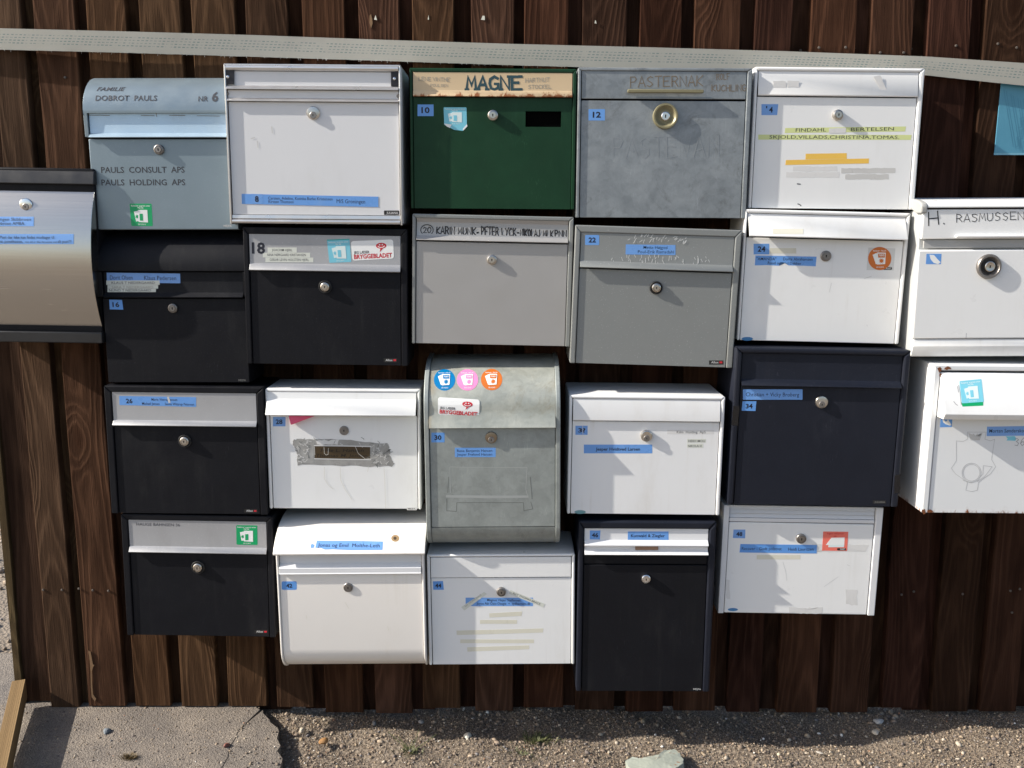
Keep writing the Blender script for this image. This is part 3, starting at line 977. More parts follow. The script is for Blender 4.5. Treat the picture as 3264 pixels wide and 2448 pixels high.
def gravel_h(x, y):
    return -0.010 + 0.006 * np.sin(x * 5.1 + 1) + 0.005 * np.sin(y * 23 + x * 9) + 0.004 * np.sin(x * 31 + y * 17)


def gravel_bed(name, n, mean, sd, lo, hi, label, base=None, dz=(-.0022, .0010)):
    x = rng.uniform(-0.72, 1.75, n)
    y = 0.16 - np.abs(rng.beta(1.1, 1.9, n)) * 0.95
    r = np.clip(rng.lognormal(math.log(mean), sd, n), lo, hi)
    k = x > edge_x(y) + 0.004
    x, y, r = x[k], y[k], r[k]
    tag(scatter(name, x, y, gravel_h(x, y) + rng.uniform(dz[0], dz[1], len(x)), r, M['pebble'], tone_gain=1.28, base=base), label, 'gravel', kind='stuff')


gravel_bed('gravel', 20000, 0.0020, 0.50, 0.0011, 0.0095, 'loose brown and grey gravel along the foot of the fence')
gravel_bed('sand', 190000, 0.0012, 0.30, 0.0006, 0.0022, 'fine brown grit between the gravel stones', (OCT_V, OCT_F), (-.0024, .0004))
n = 3600
ax_ = rng.uniform(-1.35, -0.45, n); ay_ = rng.uniform(-0.75, 0.02, n)
as_ = np.clip(rng.lognormal(math.log(0.0016), 0.4, n), 0.0008, 0.0042)
keep = ax_ < edge_x(ay_) - 0.004
ax_, ay_, as_ = ax_[keep], ay_[keep], as_[keep]
tag(scatter('grit', ax_, ay_, np.full(len(ax_), 0.0122), as_, M['pebble'], (0.4, 0.7), 1.1),
    'fine grit lying on the worn asphalt', 'grit', kind='stuff')
n = 2600
bx_ = rng.uniform(-2.6, -1.25, n); by_ = rng.uniform(0.35, 3.5, n)
bs_ = np.clip(rng.lognormal(math.log(0.007), 0.5, n), 0.003, 0.03)
tag(scatter('rubble', bx_, by_, np.full(n, -0.024), bs_, M['pebble'], (0.5, 0.9), 1.25),
    'pale rubble on the ground behind the fence end', 'rubble', kind='stuff')
# ground sheet under the gravel follows its swell
gN, gM = 90, 34
xs = np.linspace(-0.75, 2.2, gN); ys = np.linspace(0.2, -0.9, gM)
VV = [(x, y, float(gravel_h(x, y)) - 0.003 - (0.03 if (y < -0.86 or x > 2.15) else 0)) for y in ys for x in xs]
FFc = [(j * gN + i, (j + 1) * gN + i, (j + 1) * gN + i + 1, j * gN + i + 1) for j in range(gM - 1) for i in range(gN - 1) if xs[i] > np.interp(ys[j], EY, EX) - 0.05]
sm = bpy.data.meshes.new('soil')
sm.from_pydata(VV, [], FFc)
sm.shade_smooth()
tag(new_obj('soil', sm, M['ground']), kind='structure')

# ---- the plank fence
fence = tag(empty('plank_fence', (0, 0, 0)), 'tall fence of dark brown vertical planks with dark gaps behind all the mailboxes', 'fence')
TOPZ = 1.95
top_edges = [(-34, 67), (102, 234), (271, 398), (438, 569), (609, 746), (782, 915), (957, 1094), (1138, 1271), (1312, 1445), (1499, 1636), (1676, 1817),
             (1860, 2002), (2043, 2177), (2217, 2363), (2409, 2529), (2589, 2734), (2783, 2920), (2966, 3103), (3149, 3285)]
planks = [(at_y(a, 0, 0).x, at_y(b, 0, 0).x) for a, b in top_edges]
while planks[-1][1] < 1.9:
    a = planks[-1][1] + 0.030 + random.uniform(-.004, .006)
    planks.append((a, a + 0.092 + random.uniform(-.004, .004)))


def plank_mesh(x0, x1, y0, y1, z0, z1, wob=0.0009, seg=10):
    b = bmesh.new()
    cx, hw = (x0 + x1) / 2, (x1 - x0) / 2
    rings = []
    for k in range(seg + 1):
        z = (z1 - z0) * k / seg
        e0, e1 = random.gauss(0, wob), random.gauss(0, wob)
        c = 0.0018
        ring = [(-hw + e0, y1), (-hw + e0, y0 + c), (-hw + e0 + c, y0), (hw + e1 - c, y0), (hw + e1, y0 + c), (hw + e1, y1)]
        zz = z + (random.uniform(-.003, .003) if k == 0 else 0)
        rings.append([b.verts.new((p[0], p[1], zz)) for p in ring])
    for r0, r1 in zip(rings, rings[1:]):
        for i in range(6):
            j = (i + 1) % 6
            b.faces.new((r0[i], r0[j], r1[j], r1[i]))
    b.faces.new(rings[0][::-1]); b.faces.new(rings[-1])
    bmesh.ops.recalc_face_normals(b, faces=b.faces)
    me = bpy.data.meshes.new('plank')
    b.to_mesh(me); b.free()
    return me, cx


def tone(x):
    """stain tone of a plank: worn grey-tan at the left end, red-brown further right"""
    k = min(1, max(0, (x + 1.05) / 1.1))
    a, b = Vector((0.092, 0.0505, 0.0280)), Vector((0.063, 0.0295, 0.0180))
    c = a.lerp(b, k ** 0.8)
    f = random.uniform(0.68, 1.3)
    g = random.uniform(0.92, 1.12)
    return (c.x * f, c.y * f * g, c.z * f * g * random.uniform(.92, 1.12), 1)


for i, (x0, x1) in enumerate(planks):
    zb = 0.014 if x1 < -0.45 else 0.004 + random.uniform(-0.006, 0.008)
    me, cx = plank_mesh(x0, x1, 0.0, 0.022, zb, TOPZ)
    o = new_obj('plank', me, M['wood'], fence)
    o.location = (cx, random.uniform(-.0012, .0012), zb)
    o.rotation_euler = (0, random.gauss(0, 0.0012), random.gauss(0, 0.006))
    o.color = tone(cx)
    if i < len(planks) - 1:
        g0, g1 = x1, planks[i + 1][0]
        me, cx = plank_mesh(g0 - 0.028, g1 + 0.028, 0.0245, 0.044, 0.0, TOPZ)
        o = new_obj('backing_plank', me, M['wood'], fence)
        o.location = (cx, 0, -0.008 + random.uniform(0, .014))
        o.color = tuple(c * 0.8 for c in tone(cx)[:3]) + (1,)
# end of the fence on the left: recessed plank and a pale corner batten
me, cx = plank_mesh(-1.214, planks[0][0] + 0.03, 0.0245, 0.046, 0.0, TOPZ)
o = new_obj('backing_plank', me, M['wood'], fence); o.location = (cx, 0, 0.016); o.color = (0.050, 0.028, 0.018, 1)
me, cx = plank_mesh(-0.011, 0.011, 0.0, 0.018, 0.0, TOPZ)
o = new_obj('corner_batten', me, M['wood'], fence)
o.location = (-1.220, 0.020, 0.014)
o.rotation_euler = (0, 0, R(-14))
o.color = (0.062, 0.046, 0.024, 1)
for zz in (0.32, 1.05, 1.72):
    me, cx = plank_mesh(-0.045, 0.045, 0.0, 0.045, 0.0, 3.1)
    o = new_obj('rail', me, M['wood'], fence)
    o.location = (-1.18, 0.048, zz); o.rotation_euler = (0, R(90), 0); o.color = (0.06, 0.042, 0.03, 1)
nail_me = MB().lathe((0, 0, 0), [(0.0029, 0.001), (0.0029, -0.0006), (0.0019, -0.0013), (0, -0.0014)], 12).mesh('nail')
nail_me.materials.append(M['nail'])
for px, py in [(2562, 155), (2610, 152), (2695, 151), (2735, 148), (2880, 168), (2805, 168), (2918, 150), (3047, 146), (3100, 150), (3180, 140), (3240, 152),
               (138, 1880), (198, 1880), (346, 1883), (296, 1881), (252, 1876), (2912, 1885), (2873, 1895), (3068, 1893), (3220, 1883), (3250, 1877), (3225, 1952), (290, 258), (208, 247), (300, 745)]:
    p = at_y(px, py, 0.0)
    o = new_obj('nail', nail_me, None, fence)
    onp = any(a - 0.001 < p.x < b + 0.001 for a, b in planks)
    o.location = (p.x, -0.0012 if onp else 0.0235, p.z)
# torn bits of paper left under staples
for px, py, w_, h_ in [(1197, 56, 6, 16), (1366, 55, 7, 16), (1541, 57, 12, 14), (1897, 70, 6, 10)]:
    q = [at_y(px + a * w_ / 2 + random.uniform(-2, 2), py + b * h_ / 2, -0.002) for a, b in ((-.3, -1), (.5, -.9), (1, 1), (-1, .8))]
    me = bpy.data.meshes.new('paper_scrap')
    me.from_pydata([tuple(v) for v in q] + [tuple(v + Vector((0, 0.001, 0))) for v in q], [], [(0, 1, 2, 3), (7, 6, 5, 4), (0, 4, 5, 1), (1, 5, 6, 2), (2, 6, 7, 3), (3, 7, 4, 0)])
    new_obj('paper_scrap', me, M['tape_cream'], fence)


# ---- scars on the planks: splintered edge, bare knots, old fixing marks
M['bare_wood'] = paint('bare_split_wood', (0.20, 0.115, 0.055), 0.8, 0, 0.25, (0.10, 0.055, 0.03), 0.5, 60.0)
M['fix_mark'] = paint('grey_fixing_mark', (0.034, 0.028, 0.028), 0.75, 0, 0.25, (0.06, 0.045, 0.04), 0.5, 40.0)


def scar(name, poly, mat, out=0.0016):
    q = [at_y(p[0] + random.uniform(-1, 1), p[1] + random.uniform(-1, 1), -out) for p in poly]
    n = len(q)
    me = bpy.data.meshes.new(name)
    me.from_pydata([tuple(v) for v in q] + [tuple(v + Vector((0, 0.002, 0))) for v in q], [],
                   [tuple(range(n))[::-1]] + [(i, (i + 1) % n, n + (i + 1) % n, n + i) for i in range(n)])
    return new_obj(name, me, M[mat], fence)


scar('splinter', [(282, 2074), (288, 2078), (295, 2118), (300, 2120), (297, 2128), (292, 2140), (294, 2180), (296, 2215), (306, 2228), (303, 2236), (292, 2222), (289, 2190), (288, 2140), (286, 2110)], 'bare_wood')
scar('bare_knot', [(1178, 50), (1182, 44), (1186, 60), (1188, 75), (1182, 90), (1177, 74)], 'bare_wood')

# ---- webbing strap across the fence
def mat_strap():
    m = bpy.data.materials.new('woven_strap')
    nt, b, out = nodes_of(m)
    t = NT(nt)
    uv = t.n('ShaderNodeSeparateXYZ', {0: t.coord('UV')})
    u, v = uv.outputs[0], uv.outputs[1]      # u: metres along, v: 0..1 across
    wx = t.math('SINE', t.math('MULTIPLY', u, 2 * math.pi / 0.0030))
    wy = t.math('SINE', t.math('MULTIPLY', v, 2 * math.pi * 15))
    weave = t.math('MULTIPLY', wx, wy)
    col = t.mix(t.noise(t.coord('Object'), 7.0, 5.0, 0.6), (0.37, 0.365, 0.33), (0.49, 0.485, 0.44))
    col = t.mix(t.math('MULTIPLY_ADD', weave, 0.24, 0.24), col, (0.27, 0.27, 0.24))
    rows = None
    for vc in (0.28, 0.41, 0.54, 0.67):
        r_ = t.math('LESS_THAN', t.math('ABSOLUTE', t.math('SUBTRACT', v, vc)), 0.024)
        rows = r_ if rows is None else t.math('ADD', rows, r_)
    dash = t.math('GREATER_THAN', t.math('FRACT', t.math('ADD', t.math('DIVIDE', u, 0.0092), t.math('MULTIPLY', v, 1.7))), 0.40)
    fade = t.ramp(t.noise(t.coord('Object'), 60.0, 2.0), 0.28, 0.6)
    dk = t.math('MULTIPLY', t.math('MULTIPLY', rows, dash), t.math('MULTIPLY', fade, 0.85))
    col = t.mix(dk, col, (0.12, 0.20, 0.20))
    dirt = t.ramp(t.noise(t.vmath('MULTIPLY', t.coord('Object'), (3, 1, 9)), 2.0, 5.0), 0.5, 0.8)
    col = t.mix(t.math('MULTIPLY', dirt, 0.4), col, (0.29, 0.28, 0.26))
    nt.links.new(col, b.inputs['Base Color'])
    b.inputs['Roughness'].default_value = 0.85
    nt.links.new(t.bump(weave, 1.0, 0.0010), b.inputs['Normal'])
    return m


M['strap'] = mat_strap()
sx_ = [-420, 0, 400, 820, 1230, 1640, 2050, 2500, 2954, 3264, 3700]
st_ = [78, 90, 100, 112, 127, 140, 150, 163, 180, 201, 232]
sb_ = [145, 158, 168, 181, 194, 208, 219, 224, 240, 273, 306]
V, Fc, UV = [], [], []
N = 320
lenu = 0
prev = None
for i in range(N + 1):
    px = -420 + (3700 + 420) * i / N
    yt, yb = np.interp(px, sx_, st_), np.interp(px, sx_, sb_)
    yy = -0.014 - 0.005 * math.sin(px * 0.0042)
    a = at_y(px, yt, yy); c = at_y(px, yb, yy - 0.003)
    c.z += random.uniform(-.0003, .0002)
    if prev is not None: lenu += (a - prev).length
    prev = a.copy()
    mid = (a + c) / 2 + Vector((0, -0.0004, 0))
    for p in (a, a.lerp(mid, .8), mid, c.lerp(mid, .8), c):
        V.append(tuple(p)); UV.append(lenu)
    for p in (a, c): V.append((p.x, p.y + 0.0024, p.z)); UV.append(lenu)
VB = [0, .4, .5, .6, 1, 0, 1]
loops = []
for i in range(N):
    b0, b1 = i * 7, (i + 1) * 7
    for k in range(4): Fc.append((b0 + k, b0 + k + 1, b1 + k + 1, b1 + k))
    Fc.append((b0, b1, b1 + 5, b0 + 5)); Fc.append((b0 + 4, b0 + 6, b1 + 6, b1 + 4)); Fc.append((b0 + 5, b1 + 5, b1 + 6, b0 + 6))
sm = bpy.data.meshes.new('webbing_strap')
sm.from_pydata(V, [], Fc)
uvl = sm.uv_layers.new(name='UVMap')
for lp in sm.loops:
    vi = lp.vertex_index
    uvl.data[lp.index].uv = (UV[vi], VB[vi % 7])
sm.shade_smooth(); sm.set_sharp_from_angle(angle=R(30))
strap = new_obj('webbing_strap', sm, M['strap'])
tag(strap, 'long off-white woven strap with blue-green stitching stretched across the fence above the mailboxes', 'strap')
# frayed threads on its lower edge
fr = MB()
for k in range(90):
    px = random.uniform(0, 2950)
    yb = np.interp(px, sx_, sb_)
    p = at_y(px, yb, -0.017)
    dx, dz = random.uniform(-.003, .003), -random.uniform(.001, .0045)
    fr.prism([(p.x - .0003, p.z + .001), (p.x + .0003, p.z + .001), (p.x + dx + .0002, p.z + dz), (p.x + dx - .0002, p.z + dz)], 'y', p.y - .0003, p.y + .0003)
fz = fr.build('frayed_threads', M['thread'], strap)
fz['kind'] = 'stuff'

# ---- blue poster in plastic at the right edge
def mat_poster():
    m = bpy.data.materials.new('cyan_plastic_sheet')
    nt, b, out = nodes_of(m)
    t = NT(nt)
    co = t.coord('Object')
    n = t.noise(co, 14.0, 5.0)
    nt.links.new(t.mix(n, (0.055, 0.21, 0.31), (0.10, 0.30, 0.41)), b.inputs['Base Color'])
    b.inputs['Roughness'].default_value = 0.3
    nt.links.new(t.bump(t.noise(co, 9.0, 3.0), 0.25, 0.004), b.inputs['Normal'])
    return m


M['poster'] = mat_poster()
M['poster_line'] = flat('pale_poster_line', (0.055, 0.20, 0.30), 0.4)
M['poster_edge'] = flat('clear_sheet_rim', (0.16, 0.36, 0.46), 0.3)
pTL, pBL = at_y(3193, 262, -0.006), at_y(3168, 494, -0.006)
PW = 0.24
post = Box('bright blue plastic-wrapped sheet pinned to the fence at the right under the strap', [(3193, 262), (3168, 494)], 0.006, width=PW, name='poster', cat='poster', group=None)
post.bs = post.bsr = 0
post.part('sheet', MB().box(-PW / 2, PW / 2, -0.006, -0.0035, 0, post.h, 0.0004, 1), 'poster')
lines = []
for k in range(7):
    x0 = 3200 + k * 22
    y0 = 285 + (k % 3) * 14
    pts = [(x0, y0)]
    x, y = x0, y0
    for j in range(6):
        y += 30; pts.append((x + 4, y)); x += 5 * (1 if k < 3 else -1); pts.append((x, y + 2))
        if y > 470: break
    lines.append(pts)
    lines.append([(p[0] + 8, p[1] + 6) for p in pts])
post.strokes('line_drawing', lines, 1.6, 'poster_line', lift=0.0006)
post.rect('sheet_rim', [(3168, 488), (3330, 488), (3330, 494), (3168, 494)], 'poster_edge', lift=0.0003)

# ---- timber batten on the ground at the left end
bt = MB().box(-0.015, 0.015, -0.62, 0.0, 0.0, 0.048, 0.0015)
bat = bt.build('timber_batten', M['wood'])
bat.location = (-1.205, -0.004, 0.040)
bat.rotation_euler = (math.atan2(0.028, 0.62), 0, R(21))
bat.color = (0.30, 0.21, 0.11, 1)
tag(bat, 'pale sawn timber batten lying on the asphalt against the left fence end', 'batten')


# ---- single stones
def stone(px, py, rx, ry, col, label, z=0.0, hgt=0.55, sub=2, name='stone'):
    c = at_z(px, py, z)
    S = (c - CAM).dot(Vector((0, math.cos(TH), -math.sin(TH)))) / F
    b = bmesh.new()
    bmesh.ops.create_icosphere(b, subdivisions=sub, radius=1.0)
    ph = random.uniform(0, 9)
    for v in b.verts:
        k = 1 + 0.16 * math.sin(3.1 * v.co.x + ph) * math.cos(2.3 * v.co.y + ph) + random.uniform(-.05, .05)
        v.co = Vector((v.co.x * rx * S * k, v.co.y * ry * S * 1.7 * k, v.co.z * min(rx, ry) * S * hgt * 1.6 * k))
    me = bpy.data.meshes.new(name)
    b.to_mesh(me); b.free()
    me.shade_smooth(); me.set_sharp_from_angle(angle=R(28))
    o = new_obj(name, me, paint('stone_' + label.split()[0], col, 0.75, 0, 0.15, tuple(x * .6 for x in col), 0.4, 60.0, 0.4))
    o.location = (c.x, c.y, z + ry * S * 0.4)
    o.rotation_euler = (random.uniform(-.2, .2), random.uniform(-.2, .2), random.uniform(-.5, .5))
    tag(o, label, 'stone')
    return o


stone(1490, 2350, 12, 11, (.56, .52, .44), 'cream-white rounded stone in the gravel below the tilted tapes mailbox 44', -0.006)
stone(962, 2330, 8, 8, (.48, .42, .33), 'small cream stone on the gravel just right of the asphalt edge', -0.006)
stone(1031, 2365, 15, 10, (.30, .155, .055), 'orange-brown angular stone on the gravel below mailbox 42', -0.006)
stone(341, 2333, 11, 9, (.15, .17, .19), 'blue-grey pebble lying alone on the asphalt at the left', 0.012)
stone(723, 2378, 8, 8, (.20, .075, .055), 'dark red pebble near the right end of the asphalt', 0.012)
stone(1343, 2303, 10, 7, (.24, .24, .24), 'grey flat stone in the shade close to the fence below mailbox 44', -0.006)
stone(2800, 2302, 16, 8, (.42, .42, .42), 'pale grey broken stone at the shadow edge on the right gravel', -0.006)
stone(2790, 2336, 10, 8, (.50, .46, .40), 'whitish chip in sunlit gravel below the pale grey broken stone', -0.004)
stone(2612, 2400, 12, 4, (.58, .52, .44), 'thin white shell-like flake on the sunny gravel at right', -0.004, 0.3)
stone(1193, 2308, 7, 9, (.20, .20, .20), 'small grey stone in the shade below the right side of mailbox 42', -0.006)

slab_px = [(1995, 2418), (2015, 2411), (2037, 2411), (2061, 2407), (2091, 2397), (2106, 2399), (2113, 2387), (2137, 2383), (2153, 2384), (2167, 2398), (2179, 2414), (2179, 2425), (2167, 2433), (2151, 2447), (2120, 2462), (2080, 2470), (2040, 2466), (2010, 2446)]
b = bmesh.new()
cen = at_z(2090, 2428, 0.012)
tp, bo = [], []
for p in slab_px:
    q = at_z(p[0], p[1], 0.014)
    tp.append(b.verts.new((q.x - cen.x, q.y - cen.y, 0.014 + random.uniform(-.003, .002))))
    bo.append(b.verts.new(((q.x - cen.x) * 1.02, (q.y - cen.y) * 1.02, -0.012)))
cv = b.verts.new((0, 0, 0.0185))
for i in range(len(tp)):
    j = (i + 1) % len(tp)
    b.faces.new((cv, tp[i], tp[j])); b.faces.new((tp[i], bo[i], bo[j], tp[j]))
bmesh.ops.recalc_face_normals(b, faces=b.faces)
bmesh.ops.subdivide_edges(b, edges=b.edges[:], cuts=2, use_grid_fill=True)
for v in b.verts: v.co += Vector((random.gauss(0, .0008), random.gauss(0, .0008), random.gauss(0, .0007)))
me = bpy.data.meshes.new('flat_rock')
b.to_mesh(me); b.free()
me.shade_smooth(); me.set_sharp_from_angle(angle=R(25))


def mat_slab():
    m = bpy.data.materials.new('green_grey_slate')
    nt, b, out = nodes_of(m)
    t = NT(nt)
    co = t.coord('Object')
    n = t.noise(co, 22.0, 6.0, 0.65)
    col = t.mix(n, (0.24, 0.265, 0.225), (0.36, 0.38, 0.33))
    r_ = t.ramp(t.noise(t.vmath('MULTIPLY', co, (1, 2.6, 1)), 34.0, 3.0, 0.5), 0.66, 0.72)
    col = t.mix(r_, col, (0.26, 0.11, 0.045))
    nt.links.new(col, b.inputs['Base Color'])
    b.inputs['Roughness'].default_value = 0.8
    nt.links.new(t.bump(t.noise(co, 90.0, 5.0), 0.5, 0.003), b.inputs['Normal'])
    return m


o = new_obj('flat_rock', me, mat_slab())
o.location = (cen.x, cen.y, -0.004)
tag(o, 'large flat greenish-grey rock with rusty streaks on the gravel', 'rock')


# ---- weeds and dry moss
def mat_leaf(name, a, b_):
    m = bpy.data.materials.new(name)
    nt, b, out = nodes_of(m)
    t = NT(nt)
    rn = t.noise(t.coord('Object'), 70.0, 2.0)
    nt.links.new(t.mix(rn, a, b_), b.inputs['Base Color'])
    b.inputs['Roughness'].default_value = 0.6
    return m


M['leaf'] = mat_leaf('weed_leaf', (0.05, 0.065, 0.02), (0.125, 0.125, 0.05))
M['moss'] = mat_leaf('dry_moss', (0.06, 0.038, 0.015), (0.20, 0.14, 0.06))


def tuft(px, py, spread, n, hgt, label, mat, cat='weed', z=-0.01, name='weed', wid=0.0017):
    c = at_z(px, py, z)
    V, Fc = [], []
    for k in range(n):
        a = random.uniform(0, 6.283)
        r = abs(random.gauss(0, spread * .5))
        bx, by = r * math.cos(a), r * math.sin(a) * .6
        a2 = a + random.gauss(0, .8)
        h = hgt * random.uniform(.35, 1.1)
        ln = hgt * random.uniform(.3, 1.2)
        px_, py_ = -math.sin(a2), math.cos(a2)
        i0 = len(V)
        for q in range(4):
            f = q / 3
            w = wid * (1 - f * .85) * random.uniform(.8, 1.3)
            x, y, zz = bx + ln * f * f * math.cos(a2), by + ln * f * f * math.sin(a2), h * f * (1.25 - .35 * f)
            V += [(x + px_ * w, y + py_ * w, zz), (x - px_ * w, y - py_ * w, zz)]
        for q in range(3):
            Fc.append((i0 + 2 * q, i0 + 2 * q + 1, i0 + 2 * q + 3, i0 + 2 * q + 2))
    me = bpy.data.meshes.new(name)
    me.from_pydata(V, [], Fc)
    o = new_obj(name, me, M[mat])
    o.location = c
    tag(o, label, cat)
    return o


tuft(1715, 2365, .05, 170, .014, 'low green grassy tuft at the shadow edge below mailbox 44', 'leaf')
tuft(1660, 2412, .06, 150, .010, 'flat green weed patch on gravel in front of the grassy tuft', 'leaf')
tuft(1310, 2400, .03, 70, .014, 'sparse weed with thin upright stems on the gravel below mailbox 44', 'leaf')
tuft(415, 2418, .020, 300, .010, 'clump of dry brown moss on the asphalt at bottom left', 'moss', 'moss', 0.011, 'moss_clump', .0008)
wd = at_z(1300, 2410, -0.008)
for tx, ty, h in ((-.035, .05, .012), (.015, .055, .03), (.055, .045, .02), (-.06, .06, .018)):
    stm = MB().prism([(-.0009, 0), (.0009, 0), (tx + .0005, h), (tx - .0005, h)], 'y', 0, .0012).mesh('stem')
    for v in stm.vertices: v.co.y += ty * (v.co.z / h) if h else 0
    o = new_obj('stem', stm, M['leaf'], bpy.data.objects['weed.002'])

# ================================================================== MAILBOXES
def px_m(b, n): return n * b.d_scale


def std(label, quad, d, mat, bt, bs, bsr=None, **kw):
    """framed box; bt, bs, bsr in photograph pixels"""
    b = Box(label, quad, d)
    S = b.scale(b.xc, (quad[0][1] + quad[2][1]) / 2)
    b.S = S
    b.casing(mat, bt * S, bs * S, (bsr or bs) * S, **kw)
    return b


def door(b, ytop, mat, out=-0.003, ybot=None, bev=0.001):
    z1 = b.z(ytop)
    z0 = 0.0005 if ybot is None else b.z(ybot)
    return b.panel('door', z0, z1, mat, out, bev=bev)


def lip_flap(b, y0, ylip, y1, mat, out=-0.002, lip=0.009, lean=0.0, name='flap', x0=None, x1=None):
    """flap plate whose lower rim bends out"""
    return b.panel(name, 0, 0, mat, prof=[(out, b.z(y0)), (out + lean, b.z(ylip)), (out + lean + lip, b.z(y1)), (out + lean + lip - 0.001, b.z(y1) - 0.0016)], bev=0.0005, x0=x0, x1=x1, t=0.003)


# ---------------- mailbox 8: white aluminium with rails
b = Box('large white aluminium mailbox number 8 with black corner clips and a long blue label', [(709, 202), (1275, 207), (1284, 723), (736, 710)], 0.150)
S = b.S = b.scale(1000, 450)
b.casing('alu', 6 * S, 6 * S, 6 * S, bev=0.0012, recess=0.012)
w2 = b.w / 2 - 6 * S
b.part('side_cover', MB().box(b.w / 2 - 0.0008, b.w / 2 + 0.0010, -b.d + 0.004, -0.002, 0.004, b.h - 0.004, 0.0004), 'white_alu')
def rail(name, ya, yb, outa, mat='alu', parent=None, round_=False):
    z0, z1 = b.z(yb), b.z(ya)
    if round_:
        c, r = (z0 + z1) / 2, (z1 - z0) / 2
        poly = [(-b.d + 0.006, z0)] + [(-b.d + 0.004 - r * 1.1 * math.sin(math.pi * k / 8), c - r * math.cos(math.pi * k / 8)) for k in range(9)] + [(-b.d + 0.006, z1)]
        return b.part(name, MB().prism(poly, 'x', -w2 + .0006, w2 - .0006), mat, parent, sharp=60)
    return b.part(name, MB().prism([(-b.d + 0.006, z1), (-b.d + 0.003, z1), (-b.d - outa, z0 + 0.001), (-b.d - outa + 0.001, z0), (-b.d + 0.006, z0)], 'x', -w2 + .0006, w2 - .0006, 0.0004, 1), mat, parent)
rail('rail', 208, 226, 0, 'alu', round_=True)
fl = b.panel('flap', b.z(276), b.z(227), 'white_alu', -0.005)
rail('rail', 273, 286, 0.004)
b.panel('slot_panel', b.z(314), b.z(287), 'white_alu', -0.005)
rail('rail', 313, 324, 0.002)
b.panel('door', b.z(685), b.z(325), 'white_alu', -0.0055)
rail('rail', 686, 699, -0.002)
rail('rail', 700, 714, 0, 'alu', round_=True)
b.surf = b.flat(-0.005)
for r_, sc in (((719, 224, 747, 269), (728, 246)), ((1247, 230, 1273, 275), (1258, 252))):
    c = b.rect('corner_clip', r_, 'clip', thick=0.0035)
    b.part('screw', MB().lathe(tuple(b.hit(*sc)[0]), [(0.0032, -0.003), (0.003, -0.005), (0.0012, -0.0056), (0, -0.0052)], 14), 'chrome', c)
for sc in ((725, 298), (1269, 306)):
    b.part('screw', MB().lathe(tuple(b.hit(*sc)[0]), [(0.0034, 0.0), (0.0034, -0.001), (0.002, -0.002), (0, -0.0012)], 14), 'nickel_dull')
b.lock((999, 360), 21, 'disc', 'nickel', out=0.004)
st = b.rect('name_label', [(770, 618), (1206, 627), (1206, 660), (771, 650)], 'blue')
b.rect('number_patch', [(801, 618), (838, 619), (839, 651), (803, 650)], 'blue', st, lift=0.0003)
b.text('8', (813, 643), (825, 643), 17, 'ink', st, 0.035, lift=0.0012)
b.text('Carsten, Adeline, Katinka Burke Kristensen', (855, 636), (1060, 639), 9, 'ink', st)
b.text('Kirsten Thomsen', (856, 647), (936, 648), 9, 'ink', st)
b.text('M/S Groningen', (1073, 647), (1164, 649), 12, 'ink', st)
o = b.rect('maker_plate', (1224, 671, 1272, 685), 'logo_plate', corner=2)
b.text('JULIANA', (1232, 682), (1269, 682), 7, 'logo_text', o, 0.02)
b.strokes('scratch', [[(866, 404), (868, 424)], [(800, 442), (812, 438)], [(820, 450), (822, 470)]], 2.2, 'residue')

# ---------------- mailbox 6: rounded silver-blue hood
def hooded(label, quad, d, y_hood, y_flap0, y_flap1, mat, flapmat, over, rad, lipw):
    b = Box(label, quad, d)
    b.S = S = b.scale(b.xc, quad[2][1])
    W, H, D = b.w / 2, b.h, b.d
    b.bs = b.bsr = 0.0
    zf1, zf0 = b.z(y_flap0), b.z(y_flap1)
    zh = zf1
    out = over
    prof = [(0, H), (-(D + out - rad), H)]
    for k in range(1, 13):
        a = k / 12 * math.pi / 2
        prof.append((-(D + out - rad) - rad * math.sin(a), H - rad * 0.95 + rad * 0.95 * math.cos(a)))
    prof.append((-(D + out), zh + 0.001))
    mb = MB()
    mb.prism(prof + [(0, zh + 0.001)], 'x', -W - 0.005, W + 0.005, 0.0012, 2, 50)
    for sg in (-1, 1):
        xx = sorted((sg * (W + 0.005), sg * (W - 0.003)))
        mb.prism([(0, zh - 0.0005), (-(D + out), zh - 0.0005), (-(D + out) + 0.002, zf0), (0, zf0)], 'x', xx[0], xx[1], 0.0008)
    b.part('hood', mb, mat, sharp=18)
    b.part('inner_box', MB().box(-W + 0.002, W - 0.002, -D + 0.010, -0.002, 0.004, zh), 'seam_dark')
    fp = [(out - 0.006, zf1 - 0.0012), (out - 0.006, zf0 + lipw), (out + 0.004, zf0), (out + 0.003, zf0 - 0.0015)]
    b.panel('flap', 0, 0, flapmat, prof=fp, bev=0.0004, x0=-W + 0.0045, x1=W - 0.0045, t=0.003)
    mb = MB().box(-W, W, -D + 0.006, -0.001, 0.0, zf0 - 0.003, 0.001)
    b.part('casing', mb, mat)
    b.panel('door', 0.001, zf0 - 0.004, mat, 0.0, x0=-W, x1=W, t=0.007, bev=0.0012)
    b.hoodsurf = prof
    b.flapsurf = [(-D - o_, z_) for o_, z_ in fp[:3]]
    return b


